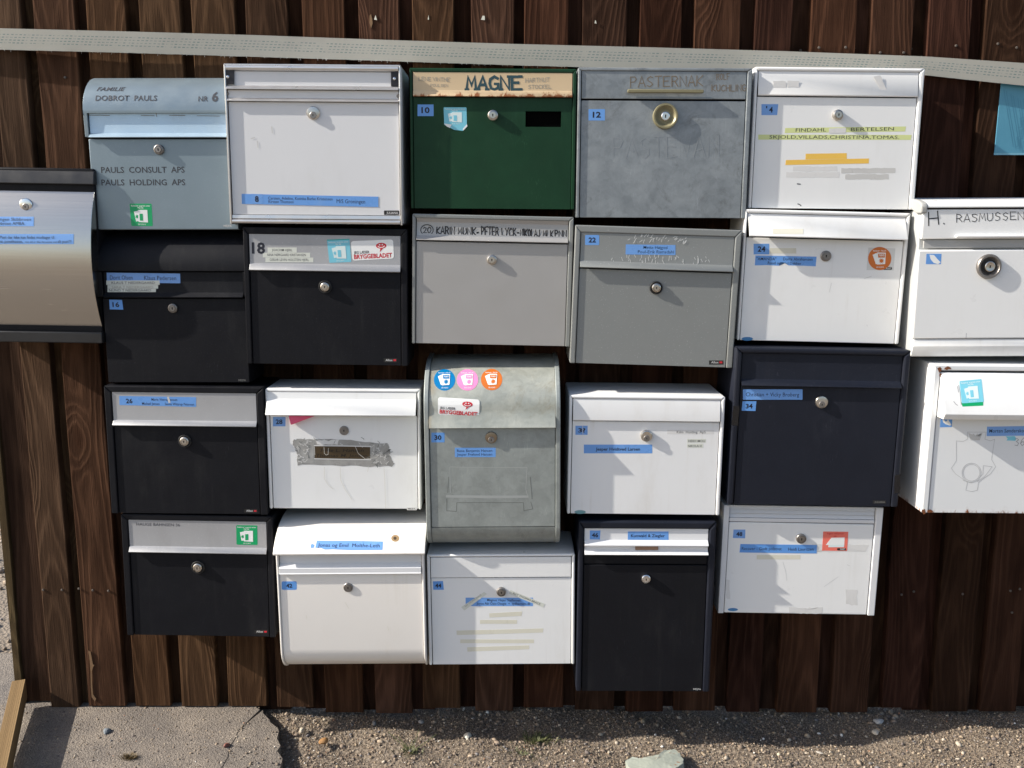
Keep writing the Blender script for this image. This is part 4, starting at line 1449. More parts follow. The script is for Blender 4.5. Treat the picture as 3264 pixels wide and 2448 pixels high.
b = hooded('silver-blue mailbox number 6 with rounded hood and printed capitals at top left', [(264, 232), (736, 234), (760, 733), (306, 732)], 0.120, 352, 354, 437, 'silver_blue', 'silver_flap_sky', 0.006, 0.085, 0.008)
b.surf = b.hoodsurf
b.text('FAMILIE', (308, 290), (398, 290), 16, 'ink_grey', None, 0.012, 0.25)
b.text('DOBROT  PAULS', (304, 321), (500, 321), 18, 'ink_grey', None, 0.012)
b.text('NR', (632, 323), (663, 323), 17, 'ink_grey', None, 0.014)
b.text('6', (675, 323), (695, 323), 33, 'ink_grey', None, 0.03)
b.surf = b.flat(0.0)
b.lock((508, 477), 16, 'cam', 'nickel_dull')
b.text('PAULS  CONSULT  APS', (323, 551), (589, 550), 18, 'ink_grey', None, 0.012)
b.text('PAULS  HOLDING  APS', (324, 591), (591, 590), 18, 'ink_grey', None, 0.012)
b.newspaper_sticker([(413, 649), (483, 649), (487, 721), (419, 720)], 'green_st')
b.mefa(713, 739, 723, 6, 'logo_text')
b.surf = b.flapsurf
b.strokes('scratch', [[(280, 367), (350, 368)], [(450, 368), (492, 369)], [(540, 368), (590, 368)], [(628, 369), (700, 370)], [(496, 352), (500, 372)]], 1.6, 'ink_rust')

# ---------------- mailbox 10: bottle green with cream rusty flap
b = std('dark green mailbox number 10 with a cream rusty flap lettered in teal', [(1303, 217), (1840, 219), (1829, 669), (1312, 663)], 0.136, 'green', 12, 9, 11)
zr = b.z(308)
M['rusty_cream'] = mat_rusty('rusty_cream_flap', (0.62, 0.47, 0.29), (0.26, 0.085, 0.025), (zr - .002, zr + 0.022), 0.66, 0.42)
fo = b.panel('flap', 0, 0, 'rusty_cream', prof=[(-0.001, b.z(231)), (-0.001, b.z(288)), (0.005, b.z(307)), (0.004, b.z(307) - 0.0014)], bev=0.0004, t=0.003)
zt, zb, xl, xr = b.z(311), 0.0005, -b.w / 2 + b.bs + .0014, b.w / 2 - b.bsr - .0014
wl, wt, wr, wb = b.x(1675, 378), b.z(353), b.x(1789, 378), b.z(403)
y0_, y1_ = -b.d + 0.003, -b.d + 0.008
mb = MB()
mb.box(xl, wl, y0_, y1_, zb, zt).box(wr, xr, y0_, y1_, zb, zt).box(wl, wr, y0_, y1_, wt, zt).box(wl, wr, y0_, y1_, zb, wb)
bmesh.ops.remove_doubles(mb.bm, verts=mb.bm.verts, dist=1e-5)
b.part('door', mb, 'green')
b.part('painted_window_dark', MB().box(wl - .002, wr + .002, y1_ + .0015, y1_ + .003, wb - .002, wt + .002), 'opening_shade')  # black sheet just behind the door paints the unlit inside
b.surf = b.flat(-0.003)
b.lock((1571, 368), 17, 'cam', 'nickel', out=0.009)
b.number('10', (1331, 333, 1382, 370))
b.newspaper_sticker([(1414, 342), (1487, 342), (1488, 400), (1416, 398)], 'cyan_st')
b.plate('torn_sticker', [(1416, 398), (1488, 400), (1476, 417), (1448, 414), (1430, 405)], 'cyan_st', lift=0.0001)
b.plate('curled_corner', [(1415, 394), (1440, 397), (1434, 408), (1424, 403)], 'white_st', lift=0.0006)
b.plate('curled_corner', [(1488, 396), (1490, 402), (1477, 416), (1475, 411)], 'white_st', lift=0.0006)
b.surf = b.flat(-0.001)
b.hand('MAGNE', (1488, 286), (1660, 285), 41, 8.5, 'ink_teal', serif=True, jit=.02)
b.hand('LENE VINTHE', (1334, 257), (1434, 260), 12, 1.7, 'ink_faint')
b.hand('POULSEN', (1372, 276), (1428, 277), 8, 1.2, 'ink_faint')
b.hand('HARTMUT', (1675, 263), (1751, 260), 13, 1.7, 'ink_faint')
b.hand('STOCKEL', (1684, 283), (1758, 282), 12, 1.6, 'ink_faint')

# ---------------- mailbox 12: zinc with olive ring
b = std('weathered zinc mailbox number 12 with olive handle bar and round olive lock ring', [(1844, 217), (2402, 215), (2375, 695), (1835, 695)], 0.140, 'galv', 10, 10, 15)
b.panel('flap', b.z(315), b.z(227), 'galv', -0.002)
door(b, 321, 'galv')
b.surf = b.flat(-0.002)
zz, xa, xb = b.z(292), b.x(2000, 292), b.x(2240, 291)
hb = MB()
hb.prism([(xa, zz - .0035), (xb, zz - .0035), (xb + .001, zz), (xb, zz + .0035), (xa, zz + .0035), (xa - .001, zz)], 'y', -b.d - .010, -b.d - .001, .0015)
b.part('handle_bar', hb, 'olive')
b.hand('PASTERNAK', (2008, 278), (2241, 274), 33, 3.0, 'ink_rust', jit=.03)
b.hand('ROLF', (2284, 255), (2326, 253), 19, 2.2, 'ink_rust')
b.hand('KUCHLING', (2268, 291), (2378, 290), 20, 2.6, 'ink_rust')
b.surf = b.flat(-0.003)
b.number('12', (1876, 348, 1928, 384))
p, S = b.hit(2120, 371)[0], b.scale(2120, 371)
r = 40 * S
rg = b.part('lock_ring', MB().lathe(tuple(p), [(r, .001), (r, -.006), (r * .96, -.0085), (r * .84, -.0085), (r * .76, -.006), (r * .52, -.0012), (r * .40, -.001), (0, -.001)], 40), 'olive')
b.part('lock', MB().lathe(tuple(p), [(r * .34, -.0008), (r * .34, -.006), (r * .28, -.007), (0, -.007)], 24), 'chrome')
b.part('keyhole', MB().box(p.x - .0012, p.x + .0012, p.y - .0076, p.y - .0069, p.z - .0035, p.z + .003), 'hole')
M['zinc_scratch'] = flat('burnished_zinc_line', (0.27, 0.292, 0.308), .5, .25)
b.hand('PASTEVAN', (1952, 503), (2290, 500), 66, 2.4, 'zinc_scratch', jit=.06, name='scratched_letters')

# ---------------- mailbox 14
b = std('white mailbox number 14 with lime name strips and two amber tape bars', [(2410, 215), (2953, 215), (2911, 665), (2383, 667)], 0.131, 'white', 12, 10, 16, bev=0.003)
b.panel('flap', 0, 0, 'white', prof=[(-.003, b.z(228)), (-.002, b.z(240)), (.0025, b.z(304)), (.001, b.z(307))], bev=.0006, t=.003)
door(b, 310, 'white')
b.surf = b.flat(0.001)
b.rect('tape_residue', (2465, 258, 2505, 279), 'residue_lt', jag=1); b.rect('tape_residue', (2510, 257, 2547, 277), 'residue_lt', jag=1)
b.rect('tape_residue', [(2785, 243), (2806, 240), (2832, 303), (2815, 304)], 'residue_lt', jag=1)
b.surf = b.flat(-0.003)
b.lock((2669, 367), 17, 'cam', 'nickel', out=0.010)
st = b.rect('number_label', [(2427, 332), (2481, 332), (2477, 367), (2427, 367)], 'blue')
b.text('4', (2451, 358), (2463, 358), 16, 'ink', st, .03, lift=.0009)
b.text("'", (2441, 356), (2445, 356), 16, 'ink', st, .02, lift=.0009)
st = b.rect('name_strip', [(2503, 408), (2888, 403), (2885, 419), (2501, 424)], 'tape_lime')
b.text('FINDAHL', (2536, 420), (2633, 419), 10.5, 'ink_grey', st); b.text('BERTELSEN', (2712, 418), (2849, 416), 10.5, 'ink_grey', st)
b.rect('worn_patch', [(2643, 409), (2697, 408), (2695, 424), (2641, 424)], 'residue_lt', st, lift=.0006, jag=.8)
st = b.rect('name_strip', [(2417, 429), (2906, 430), (2903, 446), (2417, 445)], 'tape_lime')
b.text('SKJOLD,VILLADS,CHRISTINA,TOMAS.', (2452, 442), (2866, 443), 10.5, 'ink_grey', st)
b.rect('amber_tape', [(2568, 490), (2699, 488), (2699, 506), (2567, 508)], 'tape_amber')
b.rect('amber_tape', [(2505, 510), (2770, 505), (2769, 521), (2503, 526)], 'tape_amber')
for q in ((2528, 530, 2669, 546), (2505, 549, 2675, 566), (2681, 536, 2854, 552), (2694, 555, 2833, 572)):
    b.rect('tape_residue', q, 'residue_lt' if q[0] < 2600 else 'residue', jag=1.2)
b.strokes('scuff', [[(2543, 650), (2549, 652), (2553, 656)], [(2541, 586), (2551, 587)]], 3, 'ink_grey')

# ---------------- mailbox 16: black hooded
b = hooded('black mailbox number 16 with rounded hood and three thin white name strips', [(310, 737), (775, 740), (794, 1220), (348, 1221)], 0.128, 863, 866, 946, 'black', 'black', 0.004, 0.085, 0.009)
b.surf = b.flat(-0.002)
st = b.rect('name_label', [(340, 869), (574, 872), (575, 903), (341, 900)], 'blue', lift=.0005)
b.text('Dorit Olsen', (351, 891), (423, 891), 13, 'ink', st, lift=.0012); b.text('Klaus Pedersen', (460, 892), (562, 893), 13, 'ink', st, lift=.0012)
for q, tx, xx, mt in (((339, 894, 509, 908), 'KLAUS T NEDERGAARD', (356, 494, 905), 'ink_grey'), ((343, 908.5, 504, 920), 'SARA T NEDERGAARD', (357, 489, 919), 'ink_faint'), ((343, 920.5, 497, 931), 'NUNO T NEDERGAARD', (348, 482, 929), 'ink_grey')):
    st = b.rect('name_strip', q, 'tape_lbl', lift=.0011)
    b.text(tx, xx[0:1] + (xx[2],), (xx[1], xx[2]), 7.5, mt, st, .006, lift=.0018)
b.surf = b.flat(0.0)
b.number('16', [(348, 955), (389, 956), (393, 987), (350, 986)])
b.lock((552, 982), 15, 'cam', 'nickel_dull', out=.006)
b.mefa(760, 784, 1215)

# ---------------- mailbox 18
def allux_box(label, quad, d, bt, bs, bsr, y0, ylip, y1, ydoor, lockc, logo, mat='black', flapmat='grey_flap'):
    b = std(label, quad, d, mat, bt, bs, bsr, bev=.0022)
    lip_flap(b, y0, ylip, y1, flapmat)
    door(b, ydoor, mat)
    b.surf = b.flat(-0.003)
    b.lock(lockc, 15, 'cam', 'nickel', ring=21, out=.009)
    b.allux(logo)
    b.surf = b.flat(-0.002)
    return b


b = allux_box('black mailbox number 18 with silver flap bearing a cyan and a white sticker', [(770, 720), (1297, 733), (1301, 1169), (790, 1158)], 0.140, 22, 17, 20, 749, 842, 862, 866, (1037, 914), (1223, 1142, 1266, 1155))
b.newspaper_sticker([(1042, 766), (1114, 763), (1120, 835), (1050, 838)], 'cyan_st')
b.rect('sticker_edge', [(1042, 764), (1114, 761), (1114, 764), (1042, 767)], 'teal_dk', lift=.0008)
b.paper_logo_sticker([(1118, 769), (1253, 763), (1256, 824), (1124, 831)], lift=.0003)
b.text('18', (803, 807), (845, 808), 33, 'ink', None, .03)
for q, tx, xa, xb in (((853, 789, 946, 805), 'JOACHIM HJERL', 867, 932), ((838, 805.5, 989, 820.5), 'NINA NØRGAARD KRISTIANSEN', 852, 975), ((846, 821, 999, 836), 'OSKAR LEVIN HOLSTEIN HJERL', 860, 985)):
    st = b.rect('name_strip', q, 'tape_lbl', lift=.0001)
    b.text(tx, (xa, q[3] - 4.5), (xb, q[3] - 4), 7.5, 'ink_grey', st, .006)

# ---------------- mailbox 20
b = std('satin steel mailbox number 20 with handwritten black marker names along its flap', [(1313, 681), (1830, 692), (1815, 1106), (1314, 1094)], 0.138, 'silver', 13, 11, 14, bev=.002)
b.panel('flap', 0, 0, 'satin', prof=[(-.002, b.z(700)), (-.006, b.z(712)), (-.004, b.z(755)), (.005, b.z(768)), (.004, b.z(768) - .0014)], bev=.0004, t=.003)
door(b, 774, 'satin')
b.surf = b.flat(-0.0045)
b.strokes('ring_drawing', [[(1361 + 20 * math.cos(a), 733 + 17 * math.sin(a)) for a in [k * math.pi / 10 for k in range(21)]]], 2.6, 'ink_marker')
b.hand('20', (1349, 742), (1374, 742), 18, 2.4)
for tx, xa, xb, y, h in (('KARIN', 1391, 1450, 747, 24), ('MUNK', 1460, 1517, 749, 23), ('·', 1520, 1526, 750, 20), ('PETER', 1534, 1589, 750, 27), ('LYCK', 1599, 1645, 751, 24), ('·', 1648, 1654, 752, 22), ('NIKOLAJ', 1658, 1722, 754, 23), ('MLK', 1731, 1764, 755, 20), ('PNN', 1768, 1806, 756, 22)):
    b.hand(tx, (xa, y), (xb, y + 1), h, 3.6 if len(tx) > 1 else 5, jit=.06)
b.surf = b.flat(-0.003)
b.lock((1568, 828), 16, 'cam', 'nickel')

# ---------------- mailbox 22
b = allux_box('plain grey silver mailbox number 22 with scraped flap and broad mitred frame', [(1834, 719), (2370, 732), (2331, 1172), (1817, 1159)], 0.150, 22, 17, 20, 748, 838, 857, 864, (2091, 917), (2260, 1149, 2306, 1162), 'silver', 'silver')
b.number('22', (1865, 749, 1910, 781), corner=3)
st = b.rect('name_label', [(1995, 779), (2153, 781), (2153, 813), (1994, 811)], 'blue', lift=.0002)
b.text('Mette Højgod', (2051, 793), (2127, 794), 9.5, 'ink', st, .004); b.text('Poul-Erik Ramsdahl', (2033, 807), (2148, 808), 9.5, 'ink', st, .004)
sl = []
for k in range(46):
    x = random.uniform(1948, 2260); y = random.uniform(810, 838)
    sl.append([(x, y), (x + random.uniform(-4, 5), y + random.uniform(4, 14))])
for k in range(34):
    x = random.uniform(2000, 2210); y = random.uniform(752, 778)
    sl.append([(x, y), (x + random.uniform(2, 9), y - random.uniform(2, 12))])
b.strokes('scrape_marks', sl, 1.6, 'scratch_lt', lift=.0003)['kind'] = 'stuff'

# ---------------- mailbox 24
b = std('white mailbox number 24 with sloping flap, orange round sticker and torn blue name label', [(2380, 672), (2909, 674), (2861, 1093), (2345, 1089)], 0.141, 'white', 12, 9, 12, bev=.003)
b.panel('flap', 0, 0, 'white', prof=[(-.003, b.z(686)), (-.002, b.z(693)), (.020, b.z(756)), (.018, b.z(759))], bev=.0008, t=.003)
door(b, 763, 'white')
b.surf = [(-b.d + .003, b.z(686)), (-b.d + .002, b.z(693)), (-b.d - .020, b.z(756))]
b.rect('yellowed_tape', (2463, 730, 2561, 746), 'tape_cream')
b.surf = b.flat(-.003)
b.rect('yellowed_tape', (2453, 791, 2538, 808), 'tape_cream')
b.number('24', (2402, 777, 2452, 811))
st = b.plate('name_label', [(2408, 814), (2603, 818), (2600, 849), (2560, 847), (2513, 846), (2511, 838), (2488, 836), (2484, 847), (2440, 845), (2406, 846)], 'blue')
b.text('"AMANDA"', (2411, 829), (2474, 830), 9, 'ink', st, .004); b.text('Dorte Abrahamsen', (2496, 830), (2590, 831), 9, 'ink', st, .004)
b.text('Ruud og', (2447, 842), (2488, 843), 8.5, 'ink', st, .004); b.text('l Dekker', (2511, 843), (2554, 844), 8.5, 'ink', st, .004)
b.lock((2632, 816), 17, 'cam', 'nickel_dull', out=.004)
b.rect('clear_sticker', [(2768, 789), (2854, 792), (2848, 862), (2762, 861)], 'ghost', thick=.0002)
o = b.rect('badge', (2815, 851, 2843, 860), 'logo_plate', lift=.0002, corner=3)
b.text('POST', (2824, 858), (2840, 858), 5, 'white_st', o, .02, lift=.0009)
b.round_sticker((2804, 824), 37, 'orange_st', lift=.0005)
b.disc('maker_badge', (2382, 1080), 18, 'oval_blue', ry=6)
b.strokes('scratch', [[(2650, 902), (2643, 932)], [(2755, 888), (2778, 880)], [(2763, 1035), (2764, 1040)]], 1.0, 'crest_line')

# ---------------- mailbox 26
b = allux_box('black mailbox number 26 with grey flap and a wide blue name label', [(328, 1227), (839, 1238), (854, 1642), (357, 1637)], 0.141, 20, 22, 23, 1250, 1341, 1355, 1360, (590, 1405), (779, 1623, 821, 1635))
st = b.rect('name_label', [(380, 1262), (625, 1266), (625, 1297), (381, 1291)], 'blue')
b.text('26', (402, 1285), (423, 1285), 14, 'ink', st, .03); b.text('Marie Vittrup Jensen', (483, 1277), (565, 1278), 8, 'ink', st, .005)
b.text('Michael Jensen      Sanne Wittrup Petersen', (453, 1290), (619, 1293), 8, 'ink', st, .005)
b.strokes('worn_spot', [[(536, 1267), (540, 1282)]], 7, 'residue', st)

# ---------------- mailbox 28
b = std('white mailbox number 28 with torn grey tape round a brown name window', [(844, 1236), (1334, 1246), (1347, 1627), (859, 1620)], 0.135, 'white', 10, 10, 9, bev=.003)
b.panel('flap', 0, 0, 'white', prof=[(-.001, b.z(1251)), (.001, b.z(1272)), (.022, b.z(1317)), (.020, b.z(1320))], bev=.0008, t=.003, x0=-b.w / 2 + .004, x1=b.w / 2 - .008)
door(b, 1326, 'white', bev=.002)
b.surf = b.flat(-.003)
b.number('28', (870, 1329, 910, 1359))
b.lock((1097, 1372), 15, 'cam', 'nickel_dull', out=.003)
tape = [(931, 1414), (934, 1402), (945, 1400), (1000, 1399), (1060, 1400), (1120, 1403), (1180, 1410), (1235, 1413), (1240, 1420), (1242, 1440), (1246, 1462), (1258, 1478), (1250, 1486), (1200, 1487), (1120, 1485), (1000, 1482), (950, 1482), (946, 1470), (948, 1450), (942, 1430)]
tape2 = []
for p, q in zip(tape, tape[1:] + tape[:1]):
    for k in range(4):
        v = Vector(p).lerp(Vector(q), k / 4)
        tape2.append((v.x + random.uniform(-2, 2), v.y + random.uniform(-2, 2)))
tp_ = b.plate('torn_tape', tape2, 'duct', thick=.0009)
b.rect('tape_layer', [(955, 1411), (1002, 1413), (1000, 1476), (952, 1478)], 'duct', tp_, lift=.0012, jag=1.5)
b.rect('tape_layer', [(1180, 1417), (1232, 1420), (1240, 1478), (1182, 1482)], 'duct', tp_, lift=.0012, jag=1.5)
b.rect('tape_layer', [(1008, 1403), (1080, 1403), (1075, 1416), (1010, 1417)], 'residue_lt', tp_, lift=.0012, jag=2)
M['brown_win'] = flat('brown_name_window', (0.060, 0.038, 0.017), .35)
wn_ = b.rect('name_window', [(1003, 1422), (1180, 1424), (1180, 1463), (1003, 1460)], 'brown_win', lift=.0014)
b.text('Tilde L. Hansen', (1019, 1440), (1160, 1440), 10, 'ink_brown', wn_, .004, .2, lift=.0022); b.text('Thomas M. Jensen', (1008, 1456), (1171, 1457), 10, 'ink_brown', wn_, .004, .2, lift=.0022)
rg_ = []
for k in range(60):
    x, y = random.choice([(random.uniform(945, 1003), random.uniform(1404, 1480)), (random.uniform(1182, 1245), random.uniform(1412, 1484)), (random.uniform(960, 1235), random.uniform(1400, 1418))])
    rg_.append([(x, y), (x + random.uniform(-12, 12), y + random.uniform(-9, 9)), (x + random.uniform(-14, 14), y + random.uniform(-12, 12))])
b.strokes('tape_wrinkles', rg_[:35], 1.5, 'residue_lt', tp_, lift=.0026)['kind'] = 'stuff'
b.strokes('tape_wrinkles', rg_[35:], 1.4, 'zinc_dirt', tp_, lift=.0025)['kind'] = 'stuff'
b.strokes('window_rim', [[(1002, 1420), (1090, 1421), (1182, 1423)], [(1002, 1462), (1090, 1464), (1182, 1465)]], 3, 'residue_lt', lift=.0022)
th = [[(1033, 1425), (1034, 1445), (1040, 1450), (1046, 1448), (1047, 1428)], [(1034, 1488), (1034, 1526), (1048, 1548), (1062, 1558)], [(1085, 1490), (1086, 1530), (1100, 1560), (1122, 1592)], [(1132, 1422), (1142, 1445), (1165, 1463), (1200, 1458), (1218, 1438)], [(1224, 1490), (1226, 1520), (1228, 1580), (1230, 1622)], [(1175, 1486), (1172, 1504)], [(1003, 1424), (1004, 1450)]]
b.strokes('loose_threads', th, 1.1, 'thread', lift=.0026)['kind'] = 'stuff'
zz = b.z(1330)
pk = bmesh.new()
A = [b.L(*p, out=-.001) for p in ((922, 1318), (1008, 1322), (930, 1352))]
for k, (yo, pts) in enumerate(((-.004, A), (-.012, A))): pass
MBp = MB()
MBp.prism([(A[0].x, A[0].z), (A[1].x, A[1].z), (A[2].x, A[2].z)], 'y', -b.d - .011, -b.d + .002, .0025, 2)
pp = b.part('pink_paper', MBp, 'pink_paper'); pk.free()
b.plate('blue_paper_edge', [(917, 1318), (922, 1317), (924, 1332), (919, 1328)], 'cyan_st', lift=.001)
b.rect('maker_frame', (1297, 1617, 1328, 1626), 'residue_lt')
b.mefa(1300, 1325, 1624, 4.5, 'ink_grey')

# ---------------- mailbox 30: tall zinc, rounded
b = Box('tall weathered zinc mailbox number 30 with rounded top and three round coloured stickers', [(1346, 1166), (1785, 1166), (1787, 1756), (1363, 1756)], 0.184)
S = b.S = b.scale(1565, 1450)
W, H, D = b.w / 2, b.h, b.d
fl = 15 * S
zb1, zdoor, zlip = b.z(1681), b.z(1363), b.z(1321)
def prof30(e):
    P = [(0, H + e), (-.055, H + e)]
    R1 = .118
    for k in range(1, 15):
        a = k / 14 * math.pi / 2
        P.append((-.055 - (D - .055 + e) * math.sin(a), H - .095 + (.095 + e) * math.cos(a)))
    P.append((-D - e, zb1))
    for k in range(1, 9):
        a = k / 8 * math.pi / 2
        P.append((-D - e + .075 * (1 - math.cos(a)), zb1 * (1 - math.sin(a)) + (-e if k == 8 else 0) * 1.0))
    return P
PP = prof30(0.0)
for sg in (-1, 1):
    xx = sorted((sg * W, sg * (W - fl)))
    b.part('end_flange', MB().prism(prof30(0.003) + [(0, -.003)], 'x', xx[0], xx[1], .0015, 2, 40), 'galv2', sharp=18)
up = [p for p in PP if p[1] > zlip]
hoodp = up + [(-D - .001, zlip), (-D - .012, zdoor + .002)]
poly = hoodp + [(-D - .009, zdoor + .0005), (-D + .006, zlip), (0, zlip)]
b.part('hood_flap', MB().prism(poly, 'x', -W + fl + .0008, W - fl - .0008), 'galv_yel', sharp=18)
b.part('inner_box', MB().prism([(0, zlip - .002), (-D + .006, zlip - .002), (-D + .006, zb1), (-D + .07, .01), (0, .01)], 'x', -W + fl * .8, W - fl * .8), 'seam_dark')
b.bs = b.bsr = fl
b.panel('door', zb1 + .0012, zdoor + .010, 'galv2', 0.0, gap=.0012)
low = [(-D, zb1)] + [p for p in PP if p[1] < zb1 - 1e-6]
b.part('bottom_panel', MB().prism(low + [(-D + .075 + .01, 0.0005), (-D + .01, zb1)], 'x', -W + fl + .0008, W - fl - .0008), 'galv2', sharp=18)
b.surf = PP[1:17]
b.round_sticker((1417, 1211), 34, 'blue_st')
b.round_sticker((1490, 1211), 34, 'pink_st')
b.round_sticker((1567, 1210), 34, 'orange_st')
b.paper_logo_sticker([(1396, 1266), (1529, 1274), (1527, 1330), (1396, 1321)], lift=.0010)
b.surf = b.flat(0.0)
b.number('30', (1375, 1379, 1417, 1410))
st = b.rect('name_label', (1450, 1427, 1580, 1457), 'blue')
b.text('Rene Benjamin Hansen', (1457, 1441), (1569, 1440), 8.5, 'ink', st); b.text('Jesper Frølund Hansen', (1457, 1452.5), (1569, 1452), 8.5, 'ink', st)
b.lock((1566, 1394), 19, 'disc', 'bronze', out=.004)
b.strokes('adhesive_ghost', [[(1434, 1488), (1500, 1490), (1680, 1490)], [(1680, 1491), (1676, 1560), (1682, 1582)], [(1434, 1490), (1436, 1570)]], 2.0, 'zinc_ghost', lift=.0004)
b.strokes('adhesive_ghost', [[(1424, 1582), (1560, 1584), (1682, 1583)]], 8, 'zinc_ghost', lift=.0003)
b.strokes('dirt_mark', [[(1424, 1590), (1424, 1628), (1455, 1630), (1456, 1602), (1668, 1602), (1670, 1628), (1698, 1622), (1692, 1600)], [(1430, 1520), (1427, 1570)], [(1690, 1520), (1696, 1590)]], 1.7, 'zinc_dirt', lift=.0005)

# ---------------- mailbox 32
b = std('white mailbox number 32 with yellowed left edge and two cut name strips at the right', [(1816, 1260), (2313, 1265), (2293, 1643), (1807, 1639)], 0.170, 'white_old', 11, 10, 12, bev=.003)
b.panel('flap', 0, 0, 'white_old', prof=[(-.002, b.z(1274)), (-.001, b.z(1282)), (.0035, b.z(1340)), (.002, b.z(1342.5))], bev=.0006, t=.003)
door(b, 1345, 'white_old')
b.surf = b.flat(-.003)
st = b.rect('number_label', (1834, 1357, 1873, 1386), 'blue')
b.text('3?', (1843, 1378), (1866, 1378), 13, 'ink', st, .03)
b.strokes('worn_spot', [[(1857, 1358), (1858, 1384)]], 2, 'residue', st, lift=.0013)
st = b.rect('name_label', (1861, 1417, 2079, 1445), 'blue')
b.text('Jesper Hvidtved Larsen', (1899, 1436), (2040, 1436), 9.5, 'ink', st, .02)
b.lock((2060, 1388), 19, 'disc', 'nickel', out=.007)
st = b.rect('name_strip', (2127, 1370, 2276, 1384), 'residue_lt', jag=.7)
b.text('Kilm  Holding  ApS', (2157, 1381), (2249, 1381), 8, 'ink_grey', st)
st = b.rect('name_strip', (2190, 1399, 2250, 1411), 'tape_lbl'); b.text('HEIDI MOLI', (2194, 1409), (2247, 1409), 7, 'ink_grey', st, .004)
st = b.rect('name_strip', (2190, 1414, 2242, 1427), 'tape_lbl'); b.text('NIKOLAI K', (2193, 1425), (2238, 1425), 7, 'ink_grey', st, .004)
b.disc('maker_badge', (1849, 1632), 18, 'oval_teal', ry=6)

# ---------------- mailbox 34
b = std('dark navy mailbox number 34 with deep hooded frame and blue name label', [(2347, 1111), (2913, 1114), (2857, 1616), (2319, 1610)], 0.172, 'navy', 18, 20, 22, bev=.004)
lip_flap(b, 1131, 1213, 1231, 'navy', out=-.006, lip=.012)
door(b, 1235, 'navy')
b.surf = b.flat(-.003)
st = b.rect('name_label', (2368, 1241, 2558, 1274), 'blue', corner=2)
b.text('Christian + Vicky Broberg', (2377, 1263), (2547, 1264), 12.5, 'ink', st)
b.number('34', [(2367, 1279), (2411, 1279), (2408, 1310), (2364, 1309)])
b.lock((2618, 1281), 20, 'disc', 'nickel', out=.005)
o = b.rect('maker_plate', (2782, 1595, 2824, 1605), 'logo_plate')
b.text('JULIANA', (2787, 1603), (2821, 1603), 5.5, 'logo_dim', o, .02)
b.surf = b.flat(0.0)
b.rect('black_tape', [(2337, 1294), (2357, 1294), (2352, 1357), (2332, 1356)], 'blk_tape', jag=1)
b.rect('black_tape', [(2853, 1513), (2871, 1512), (2867, 1573), (2850, 1572)], 'blk_tape', jag=1.2)

# ---------------- mailbox 36: rusty white, cut by the frame
M['rusty_white'] = mat_rusty('chipped_white_enamel', (0.74, 0.755, 0.765), (0.24, 0.075, 0.022), (-.004, .020), 0.64, 0.36)
b = Box('deep chipped white mailbox at the right edge with rusty corners and a faded crest', [(2982, 1166), (2936, 1638)], 0.200, width=0.37)
S = b.S = b.scale(3050, 1400)
b.casing('rusty_white', 18 * S, 20 * S, 20 * S, bev=.0025)
W, D = b.w / 2, b.d
zf1, zf0 = b.z(1188, px=3050), b.z(1329, px=3050)
fa = [(-D + .002, zf1), (-D - .004, zf1 - .012), (-D - .034, zf0 + .012), (-D - .028, zf0)]
mb = MB().prism(fa + [(-D + .012, zf0), (-D + .012, zf1)], 'x', -W + b.bs + .0015, W - b.bs - .0015, .0012)
b.part('flap', mb, 'white')
b.panel('door', .0006, zf0 - .001, 'rusty_white', -.002)
M['rust'] = paint('rust_patch', (0.17, 0.055, 0.018), .85, 0, .3, (0.30, 0.12, 0.03), .6, 60)
b.surf = b.flat(.0003)
for c, rx, ry in (((2995, 1178), 7, 12), ((3021, 1174), 13, 6), ((2999, 1196), 7, 7), ((2945, 1631), 8, 9), ((2963, 1629), 11, 7)):
    b.plate('rust_patch', [(c[0] + rx * random.uniform(.5, 1.1) * math.cos(k * .45), c[1] + ry * random.uniform(.5, 1.1) * math.sin(k * .45)) for k in range(14)], 'rust', lift=-.0003)
b.surf = fa[1:3]
b.rect('sticker', [(3064, 1283), (3134, 1278), (3134, 1293), (3068, 1296)], 'green_st', lift=.0001)
b.newspaper_sticker([(3058, 1215), (3128, 1208), (3136, 1281), (3066, 1286)], 'cyan_st', lift=.0006)
b.strokes('peeling_edge', [[(3056, 1228), (3060, 1250), (3064, 1290)], [(3040, 1280), (3046, 1288), (3052, 1292)], [(3052, 1232), (3055, 1250)]], 2, 'scratch')
b.surf = b.flat(-.002)
st = b.rect('torn_label', [(2998, 1332), (3036, 1331), (3034, 1361), (2996, 1362)], 'blue')
b.plate('tear', [(3004, 1334), (3014, 1345), (3022, 1338), (3033, 1355), (3026, 1356), (3014, 1352), (3006, 1346)], 'white_st', st, lift=.0004)
st = b.rect('name_label', [(3146, 1360), (3330, 1357), (3330, 1388), (3145, 1390)], 'blue')
b.text('Morten Sønderskov', (3153, 1379), (3270, 1378), 11.5, 'ink', st, .003)
b.plate('cyan_scrap', [(3205, 1391), (3234, 1390), (3240, 1398), (3236, 1405), (3208, 1404), (3212, 1398)], 'cyan_st')
b.hand('36', (3234, 1421), (3266, 1420), 24, 1.8, 'scratch')
C0 = lambda l: [(2580 + x / 2.8596, 1080 + y / 2.8596) for x, y in l]
b.strokes('crest_outline', [C0([(1440, 850), (1610, 850), (1600, 915), (1650, 930), (1688, 915), (1675, 1000), (1660, 1100), (1698, 1165), (1650, 1230), (1590, 1270), (1540, 1310), (1530, 1380), (1480, 1392), (1425, 1380), (1440, 1310), (1380, 1265), (1330, 1230), (1293, 1180), (1340, 1110), (1338, 930), (1400, 935), (1440, 915), (1440, 850)])], 1.5, 'crest_line', lift=.0005)
